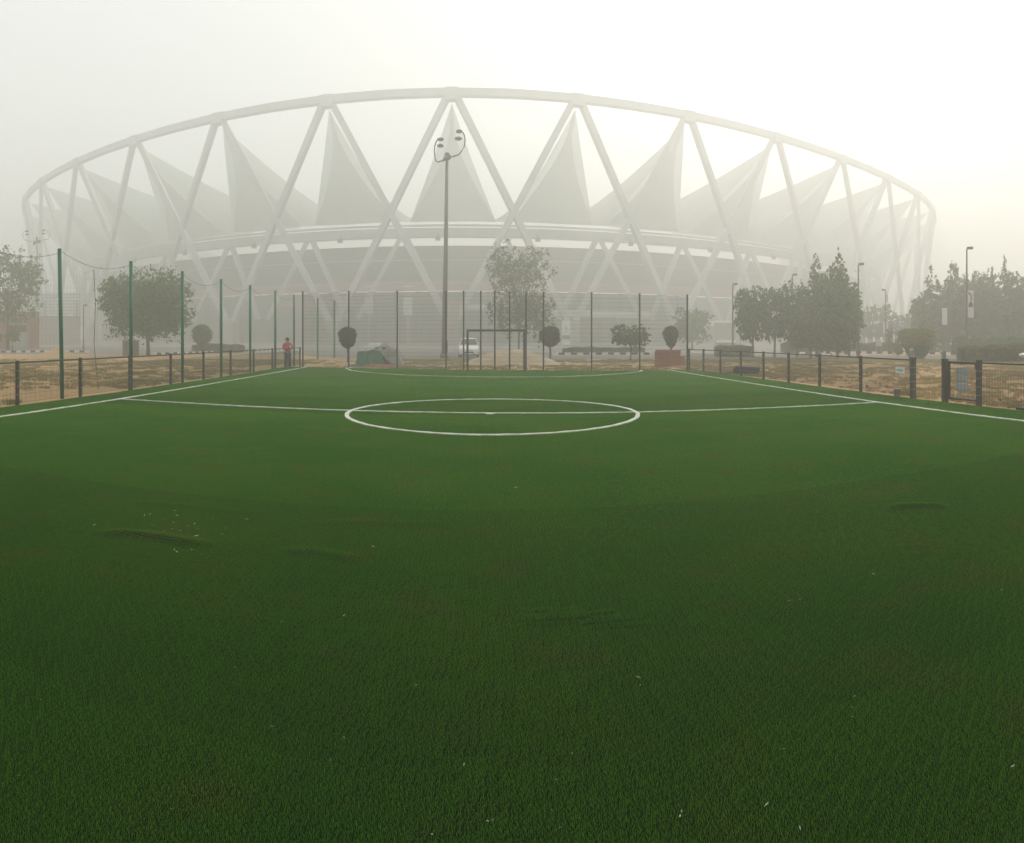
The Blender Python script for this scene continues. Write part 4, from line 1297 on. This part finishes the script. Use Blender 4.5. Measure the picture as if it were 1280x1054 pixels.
for o in [o for o in bpy.data.objects if o.name.startswith('rubble.001')]:
    o.location.z = .72

# tarpaulin pile
tp = thing('tarpaulin_pile', 'heap covered with grey and green tarpaulins beside the tall fence', 'tarpaulin pile', pd(472, 36.3), -th(472))
M_tgrey = mat('tarp_grey', (0.30, 0.29, 0.27), .7, (0.20, 0.185, .17), 3.0, bump=.5, bscale=8)
M_tpale = mat('tarp_pale', (0.42, 0.43, 0.40), .6, (0.34, .35, .33), 3.0, bump=.5, bscale=8)
M_tgreen = mat('tarp_green', (0.04, 0.16, 0.09), .6, (0.10, 0.20, 0.14), 5.0, bump=.5, bscale=8)
M_tred = mat('tarp_red', (0.35, 0.09, 0.06), .7, (0.40, 0.16, .12), 5)
q = sz(1, 36.3)
def sheet(pts_rows, name, m, wob=.03, seed=1):
    r = random.Random(seed)
    rows = []
    for i in range(len(pts_rows) - 1):
        for f in np.linspace(0, 1, 7)[: (7 if i == len(pts_rows) - 2 else 6)]:
            A_, B_ = pts_rows[i], pts_rows[i + 1]
            row = []
            for j in range(len(A_) - 1):
                for g in np.linspace(0, 1, 7)[: (7 if j == len(A_) - 2 else 6)]:
                    p = Vector(A_[j]).lerp(Vector(A_[j + 1]), g).lerp(Vector(B_[j]).lerp(Vector(B_[j + 1]), g), f)
                    row.append(p + Vector((r.uniform(-wob, wob), r.uniform(-wob, wob), r.uniform(-wob, wob))))
            rows.append(row)
    mb = MB(); n = len(rows[0])
    mb.add([p for rr in rows for p in rr], [(i * n + j, i * n + j + 1, (i + 1) * n + j + 1, (i + 1) * n + j) for i in range(len(rows) - 1) for j in range(n - 1)])
    return part(mb, name, m, tp, True)
tp.scale = (1.12, 1.0, 1.12)
# px offsets from x=472, heights from ground
X = lambda px: (px - 472) * q
Z = lambda py: max(0.0, hz(py, 36.3))
sheet([[(X(451), -.5, Z(441)), (X(457), -.55, Z(440.5))], [(X(447), -.75, 0), (X(456), -.8, 0)]], 'green_flap', M_tgreen, .02, 1)
sheet([[(X(456), -.5, Z(441.5)), (X(468), -.55, Z(439)), (X(476), -.5, Z(441))], [(X(455), -.8, 0.02), (X(468), -.75, 0.05), (X(480), -.7, .05)]], 'green_sheet', M_tgreen, .03, 2)
sheet([[(X(466), -.3, Z(439)), (X(480), -.35, Z(436.5))], [(X(472), -.6, Z(447)), (X(489), -.7, 0.05)]], 'dark_sheet', mat('tarp_dark', (.05, .07, .055), .8), .03, 3)  # near-black tarpaulin between the green and grey sheets
sheet([[(X(468), -.4, Z(437.5)), (X(482), .1, Z(431.5)), (X(486), .9, Z(433))], [(X(476), -.6, Z(443)), (X(492), -.3, Z(437.5)), (X(497), .9, Z(439))], [(X(487), -.75, Z(456.5)), (X(500), -.6, Z(456.5)), (X(503), .9, 0)]], 'grey_sheet', M_tgrey, .04, 4)
sheet([[(X(452), .8, Z(440)), (X(462), .6, Z(432)), (X(476), .9, Z(432))], [(X(455), -.3, Z(441)), (X(463), -.3, Z(435.5)), (X(474), -.35, Z(436.5))]], 'pale_sheet', M_tpale, .03, 5)
sheet([[(X(464), -.84, Z(454.5)), (X(487), -.88, Z(454.8))], [(X(455), -1.05, 0.02), (X(493), -1.05, 0.02)]], 'red_edge', M_tred, .02, 6)
sheet([[(X(449), .9, Z(443)), (X(500), .9, Z(446))], [(X(447), 1.0, 0), (X(504), 1.0, 0)]], 'back_sheet', M_tgrey, .03, 7)
ps = thing('plastic_sheet', 'crumpled pale plastic sheet lying at the lollipop tree foot', 'sheet', gr(441, 456.5), -th(441))
r = random.Random(4)
rows = [[Vector((-.5 + .14 * i, -.35 + .14 * j, .05 + .14 * r.random() * (1 if 0 < i < 8 and 0 < j < 5 else .1))) for i in range(9)] for j in range(6)]
mb = MB(); mb.add([p for a in rows for p in a], [(j * 9 + i, j * 9 + i + 1, j * 9 + 10 + i, j * 9 + 9 + i) for j in range(5) for i in range(8)])
part(mb, 'cloth', M_tpale, ps)

# stack of red bricks
D = 35.4
bs = thing('brick_stack', 'stepped stack of reddish brown bricks at the right fence corner', 'brick stack', pd(838, D), -th(838))
M_brk = mat('red_brick', (0.35, 0.145, 0.095), .9, (0.28, 0.115, 0.075), 2.0, island=.35, bump=.3, bscale=40)
me = None
r = random.Random(9)
bi = 0
rowsN = 12
bmb = MB(); bmb.box((0, 0, 0), (.225, .105, .072))
for row in range(rowsN):
    z = .036 + row * .077
    xr = 1.12 if row < 3 else (1.0 if row < 5 else (.84 if row < 8 else .66))
    xl = -.87
    n = int((xr - xl) / .235)
    for depth in range(2):
        for i in range(n):
            x = xl + (i + .5) * .235 + (.1175 if row % 2 else 0) * .5
            if depth == 1 and row < rowsN - 1:
                continue
            if me is None:
                o = bmb.obj('brick', M_brk); me = o.data
            else:
                o = bpy.data.objects.new('brick', me); COL.objects.link(o)
            o.parent = bs
            o.location = (x + r.uniform(-.012, .012), depth * .12 + r.uniform(-.02, .02), z)
            o.rotation_euler = (0, 0, r.uniform(-.05, .05))
mb = MB(); mb.box((-.15, .42, .43), (1.4, .55, .86)); part(mb, 'inner_bricks', M_brk, bs)

# barrow behind the right fence
wb = thing('wheelbarrow', 'dark tipped wheelbarrow with pale handles behind the right fence', 'wheelbarrow', pd(939, 28.6), -th(939))
M_tray = mat('tray_dark', (0.035, 0.04, 0.04), .6, (.05, .05, .045), 5)
mb = MB(); mb.add([(-.36, -.25, .05), (.32, -.25, .02), (.32, .3, .02), (-.36, .3, .05), (-.48, -.32, .36), (.40, -.32, .30), (.40, .36, .30), (-.48, .36, .36), ], [(0, 3, 2, 1), (0, 1, 5, 4), (1, 2, 6, 5), (2, 3, 7, 6), (3, 0, 4, 7), (4, 5, 6, 7)]); part(mb, 'tray', M_tray, wb)
for s in (-.2, .24):
    mb = MB(); mb.tube([(.1, s, .25), (.33, s, .5), (.52, s, .74)], .018, 6); part(mb, 'handle', M_wire_pale, wb)
mb = MB(); mb.tube([(-.62, -.04, .17), (-.62, .04, .17)], .17, 14); part(mb, 'wheel', M_black, wb)
pp = thing('loose_pipes', 'pale and rusty pipes lying on the soil left of the wheelbarrow', 'pipes', pd(916, 28.7), -th(916))
for k, (a, b, m) in enumerate((((-.5, 0, .05), (.45, .1, .1), M_tred), ((-.45, .15, .12), (.42, .2, .34), M_wire_pale), ((-.3, -.15, .04), (.5, -.1, .06), M_bark))):
    mb = MB(); mb.tube([a, b], .025, 6); part(mb, 'pipe', m, pp)

# small things beyond the right fence
bk = thing('bucket', 'grey bucket on the ground behind the right fence sign', 'bucket', gr(1121.5, 494.5))
mb = MB(); mb.lathe((0, 0, 0), [(.085, -.02), (.11, .17), (.118, .175), (.105, .175), (.09, .03)], 14); part(mb, 'body', mat('bucket_grey', (.16, .17, .13), .6), bk)
mb = MB(); mb.tube([(.11 * cos(a), 0, .17 + .07 * sin(a)) for a in np.linspace(0, pi, 9)], .006, 5); part(mb, 'handle', M_lamp, bk)
bt = thing('bottle', 'small clear bottle with red label behind the right fence', 'bottle', gr(1084, 488.5))
mb = MB(); mb.lathe((0, 0, 0), [(.045, 0), (.05, .02), (.05, .2), (.02, .27), (.02, .31)], 10); part(mb, 'body', M_banner, bt, True)
mb = MB(); mb.lathe((0, 0, .08), [(.052, 0), (.052, .09)], 10); part(mb, 'wrapper', M_pale_red, bt)
for lab, x, D, h, rr_, m in (('grey bollard with pale cap just behind the big corner post', 1139.5, 32, 1.0, .13, M_galv), ('dark short bollard between the gateway and the road', 1180, 33, .85, .12, M_lamp)):
    t = thing('bollard', lab, 'bollard', pd(x, D), group='bollards by the road')
    mb = MB(); mb.lathe((0, 0, -.05), [(rr_ * 1.15, 0), (rr_ * 1.1, .12), (rr_, .14), (rr_, h - .15), (rr_ * .9, h)], 12); part(mb, 'body', m, t)
    mb = MB(); mb.lathe((0, 0, h - .05), [(rr_ * .8, 0), (rr_ * .9, .06), (rr_ * .4, .14)], 12); part(mb, 'cap', M_bowl2 if m is M_galv else M_lamp, t)
rs_ = thing('round_sign', 'arched pale sign on two legs behind the striped kerb', 'sign', pd(1098.5, 60), -th(1098.5))
mb = MB(); n = 16
pl = [(-.28, 0)] + [(-.28 * cos(a), .25 + .3 * sin(a)) for a in np.linspace(0, pi, n)] + [(.28, 0)]
mb.add([(a, -.03, .75 + b) for a, b in pl] + [(a, .03, .75 + b) for a, b in pl], [tuple(range(len(pl))), tuple(reversed(range(len(pl), 2 * len(pl))))] + [(i, i + len(pl), (i + 1) % len(pl) + len(pl), (i + 1) % len(pl)) for i in range(len(pl))])
part(mb, 'panel', mat('sign_pale_blue', (.42, .5, .52), .6), rs_)
for s in (-.24, .24):
    mb = MB(); mb.box((s, .05, .5), (.05, .05, 1.0)); part(mb, 'leg', M_wire_pale, rs_)
# boundary wall stretches with pale posts beyond the trees
wl = thing('boundary_wall', 'low pale pink boundary wall far behind the tree clump', 'wall', pd(1040, 92), -th(1040))
q = sz(1, 92)
mb = MB(); mb.box((10 * q, 0, .6), (130 * q, .3, 1.3)); part(mb, 'wall', mat('pale_pink_wall', (.48, .36, .28), .9, (.42, .33, .26), 1), wl)
for i in range(14):
    mb = MB(); mb.box(((-52 + i * 9.5) * q, -.1, .75), (.3, .5, 1.6)); part(mb, 'pillar', M_white, wl)
cr_ = thing('crash_barrier', 'white painted rail low in the gaps of the right tree mass', 'barrier', pd(1235, 84), -th(1235))
q = sz(1, 84)
for i in range(12):
    mb = MB(); mb.box(((-42 + i * 8) * q, 0, .85), (6.4 * q, .12, .32 + .05 * (i % 3))); part(mb, 'plank', M_white, cr_)
for i in range(12):
    mb = MB(); mb.box(((-38 + i * 8) * q, .12, .45), (.12, .12, 1.0)); part(mb, 'post', M_bowl2, cr_)
for lab, x, D, wpx, y0, y1 in (('long white parked bus shape behind the left of the clump', 906, 100, 26, 403, 412), ('low white wall end behind the yellowish hedge', 908, 78, 24, 428, 433)):
    t = thing('white_hut', lab.replace('bus shape', 'site hut'), 'hut', pd(x, D), -th(x))
    q = sz(1, D); z0, z1 = hz(y1, D), hz(y0, D)
    mb = MB(); mb.box((0, 1.5, (z1) / 2), (wpx * q, 3, z1)); part(mb, 'wall', M_bowl2, t)
    mb = MB(); mb.box((0, 1.5, z1 + .1), (wpx * q * 1.05, 3.3, .3)); part(mb, 'roof', M_white, t)

# ================================================================== person
def skin_mesh(name, verts, edges, radii, m, parent, sub=2, root=0):
    me = bpy.data.meshes.new(name)
    me.from_pydata(verts, edges, [])
    o = bpy.data.objects.new(name, me)
    COL.objects.link(o)
    sk = o.modifiers.new('skin', 'SKIN')
    sk.use_smooth_shade = True
    for i, rr in enumerate(radii):
        v = me.skin_vertices[0].data[i]
        v.radius = (rr, rr) if not isinstance(rr, tuple) else rr
        v.use_root = (i == root)
    sb = o.modifiers.new('sub', 'SUBSURF'); sb.levels = sub; sb.render_levels = sub
    dg = bpy.context.evaluated_depsgraph_get()
    me2 = bpy.data.meshes.new_from_object(o.evaluated_get(dg))
    o.modifiers.clear()
    o.data = me2
    me2.materials.clear(); me2.materials.append(m)
    o.parent = parent
    return o
def person():
    base = pd(359.5, 33.3)
    t = thing('person', 'person in a red jacket and dark trousers standing at the left fence', 'person', base, -th(359.5) + .45)
    skin = mat('skin', (.20, .11, .075), .6)
    red = mat('red_jacket', (.42, .035, .03), .7, (.50, .07, .055), 9)
    trs = mat('grey_trousers', (.05, .05, .048), .9)
    hair = mat('hair', (.012, .01, .009), .6)
    # facing -y; height about 1.6
    J = {}
    V_, E_, R_ = [], [], []
    def v(p, rr, par=None):
        V_.append(p); R_.append(rr); i = len(V_) - 1
        if par is not None: E_.append((par, i))
        return i
    pel = v((0, 0, .86), (.15, .11)); ch = v((0, .0, 1.10), (.15, .10), pel); sh = v((0, .01, 1.28), (.13, .09), ch); nk = v((0, 0, 1.37), .055, sh)
    hd = v((0, -.015, 1.44), .075, nk); ht = v((0, -.01, 1.53), .08, hd)
    for s in (-1, 1):
        hip = v((s * .09, 0, .80), .09, pel); kn = v((s * .11, -.02, .45), .06, hip); an = v((s * .125, .01, .09), .042, kn); ft = v((s * .14, -.14, .035), .036, an)
        sho = v((s * .185, .01, 1.26), .06, sh); el = v((s * .245, .0, 1.03), .043, sho); wr = v((s * .10, -.24, 1.07), .03, el); pa = v((s * .055, -.29, 1.10), .03, wr)
        for k in range(4):
            f1 = v((s * (.045 - .004 * k), -.315 + .004 * k, 1.135 - .018 * k), .0095, pa)
            f2 = v((s * (.012), -.325 + .004 * k, 1.14 - .018 * k), .0085, f1)
        v((s * .04, -.27, 1.15), .010, pa)
    skin_mesh('body', V_, E_, R_, skin, t, 2)
    # jacket
    V2 = [(0, 0, .82), (0, 0, 1.08), (0, .01, 1.27), (0, .005, 1.345)]; E2 = [(0, 1), (1, 2), (2, 3)]; R2 = [(.18, .14), (.185, .135), (.16, .115), (.075, .07)]
    for s in (-1, 1):
        i = len(V2); V2 += [(s * .19, .01, 1.265), (s * .262, .01, 1.03), (s * .13, -.21, 1.065)]; R2 += [.078, .064, .05]; E2 += [(2, i), (i, i + 1), (i + 1, i + 2)]
    skin_mesh('jacket', V2, E2, R2, red, t, 2)
    V3 = [(0, 0, .87)]; E3 = []; R3_ = [(.165, .125)]
    for s in (-1, 1):
        i = len(V3); V3 += [(s * .095, 0, .76), (s * .112, -.02, .45), (s * .126, .01, .07)]; R3_ += [.105, .08, .065]; E3 += [(0, i), (i, i + 1), (i + 1, i + 2)]
    skin_mesh('trousers', V3, E3, R3_, trs, t, 2)
    for s in (-1, 1):
        mb = MB(); mb.tube([(s * .128, .06, .045), (s * .135, -.06, .045), (s * .142, -.17, .035)], [.05, .052, .035], 10); part(mb, 'shoe', M_black, t, True)
    mb = MB(); mb.lathe((0, .008, 1.475), [(.09, -.02), (.098, .03), (.095, .075), (.07, .115), (.02, .13)], 14); h = part(mb, 'hair', hair, t, True); h.location = (0, .014, 0)
    mb = MB(); mb.box((0, -.102, 1.462), (.022, .03, .04)); part(mb, 'nose', skin, t)
    for s in (-1, 1):
        mb = MB(); mb.lathe((s * .03, -.089, 1.485), [(.004, -.006), (.011, 0), (.004, .006)], 8); part(mb, 'eye', M_black, t)
        mb = MB(); mb.lathe((s * .085, 0, 1.45), [(.006, -.02), (.016, 0), (.006, .02)], 8); part(mb, 'ear', skin, t)
    mb = MB(); mb.box((0, -.09, 1.425), (.045, .012, .010)); part(mb, 'mouth', M_pale_red, t)
    mb = MB(); mb.box((0, 0, 0), (.08, .012, .15)); ph = part(mb, 'case', M_banner, thing('phone', 'pale phone held in both hands by the person in red', 'phone', base + Matrix.Rotation(-th(359.5) + .45, 3, 'Z') @ Vector((0, -.335, 1.13)), -th(359.5) + .45))
person()

# ================================================================== litter on the turf, dry grass, soil clods
M_lit = mat('pale_scraps', (.42, .42, .32), .8, island=.6)
def litter():
    r = random.Random(12)
    V_, Fq = [], []
    spots = [(217, 655), (216, 659), (215, 663), (219, 640), (221, 646), (241, 679), (218, 689), (221, 692), (228, 690), (235, 691), (240, 689), (215, 690), (98, 617), (90, 642), (67, 641), (118, 658), (192, 667), (205, 666), (760, 900), (323, 772), (352, 780), (430, 772), (1000, 752), (1002, 748), (798, 850), (340, 912), (184, 935), (24, 974), (430, 926), (850, 1025), (852, 1019), (1000, 1040), (1165, 956), (1150, 985), (1266, 962), (715, 946), (596, 1022), (695, 979), (690, 1018), (540, 1048), (1252, 740), (905, 700), (520, 860), (380, 690), (310, 660), (800, 860), (1068, 874), (1065, 900), (700, 1040), (580, 960), (980, 940), (1092, 720), (755, 556), (772, 560), (768, 574), (693, 552), (675, 553), (580, 533), (450, 545), (520, 550)]
    spots += [(r.gauss(200, 45), r.gauss(655, 22)) for _ in range(40)] + [(r.uniform(0, 1280), r.uniform(600, 1050)) for _ in range(14)]
    for x, y in spots:
        p = gr(x, y)
        D = p.length
        s = r.uniform(.6, 1.3) * (.0016 + .0011 * D)
        L = s * r.uniform(1, 3.2); wd = s * r.uniform(.45, .8) * .8
        a = r.uniform(0, pi)
        u = Vector((cos(a) * L, sin(a) * L, r.uniform(-.2, .2) * L)); v = Vector((-sin(a) * wd, cos(a) * wd, r.uniform(-.4, .4) * wd))
        c = p + Vector((0, 0, .014))
        i = len(V_)
        V_ += [c - u, c - u * .2 + v, c + u, c + u * .2 - v]
        Fq.append((i, i + 3, i + 2, i + 1))
    o = np_mesh('litter', np.array([tuple(p) for p in V_]), np.array(Fq), M_lit)
    tag(o, kind='stuff')
litter()

M_dry = mat('dry_blades', (.36, .28, .125), .9, (.27, .24, .095), .6, island=.4, trans=.2, lo=.4, hi=.58)
def dry_grass():
    n = 11000
    a = rng.uniform(-.80, .95, n * 2); D = np.sqrt(rng.uniform(11 ** 2, 47 ** 2, n * 2))
    X, Y = D * np.sin(a), D * np.cos(a)
    fy = A_far.y + (X - A_far.x) * (B_far.y - A_far.y) / (B_far.x - A_far.x)
    k = ((X < -10.5) | (X > 11.2) | (Y > fy + .35)) & (rng.uniform(size=len(X)) < (fbm(X * .35, Y * .35, 77, 4) - .30) * 2.4)
    X, Y = X[k][:n], Y[k][:n]
    Z = ground_h(X, Y)
    V, Fq = blade_patch(.34, 60, .012, .085)
    R = np.stack([np.zeros(len(X)), np.zeros(len(X)), rng.uniform(0, 2 * pi, len(X))], -1)
    instanced('dry_grass', V, Fq, np.stack([X, Y, Z], -1), R, M_dry)
dry_grass()
M_clod = mat('red_soil_clod', (.36, .18, .095), .95, (.30, .17, .09), 4, island=.3)
def clods():
    n = 5200
    a = rng.uniform(.30, .95, n); D = np.sqrt(rng.uniform(12 ** 2, 34 ** 2, n))
    X, Y = D * np.sin(a), D * np.cos(a)
    k = (X > 11.2) & (fbm(X * .5, Y * .5, 31, 3) > .44)
    X, Y = X[k], Y[k]
    Z = ground_h(X, Y)
    n = len(X)
    s = rng.uniform(.02, .10, n) ** 1.0
    base = np.array([(1, 0, 0), (0, 1, 0), (-1, 0, 0), (0, -1, 0), (.5, .5, .7), (-.5, .5, .6), (-.5, -.5, .7), (.5, -.5, .6)])
    V = (base[None] * (1 + .3 * rng.normal(size=(n, 8, 1))) * s[:, None, None] * np.array([1.2, 1, .8])) + np.stack([X, Y, Z - .01], -1)[:, None, :]
    f = np.array([(0, 1, 5, 4), (1, 2, 6, 5), (2, 3, 7, 6), (3, 0, 4, 7), (4, 5, 6, 7)])
    Fq = (np.arange(n)[:, None, None] * 8 + f[None]).reshape(-1, 4)
    o = np_mesh('soil_clods', V.reshape(-1, 3), Fq, M_clod)
    tag(o, kind='stuff')
clods()

# ================================================================== haze
HAZE = 0.0074
hm = bpy.data.materials.new('haze_air')
hm.use_nodes = True
ht_ = hm.node_tree
ht_.nodes.clear()
pv = ht_.nodes.new('ShaderNodeVolumePrincipled')
pv.inputs['Color'].default_value = (0.982, 0.988, 0.964, 1)
pv.inputs['Density'].default_value = HAZE
pv.inputs['Density Attribute'].default_value = ''
pv.inputs['Anisotropy'].default_value = 0.55
ho = ht_.nodes.new('ShaderNodeOutputMaterial')
ht_.links.new(pv.outputs[0], ho.inputs['Volume'])
mb = MB(); mb.box((0, 0, 28.5), (1320, 1320, 61))
hb = mb.obj('haze', hm)
hb.display_type = 'WIRE'
tag(hb, kind='stuff')
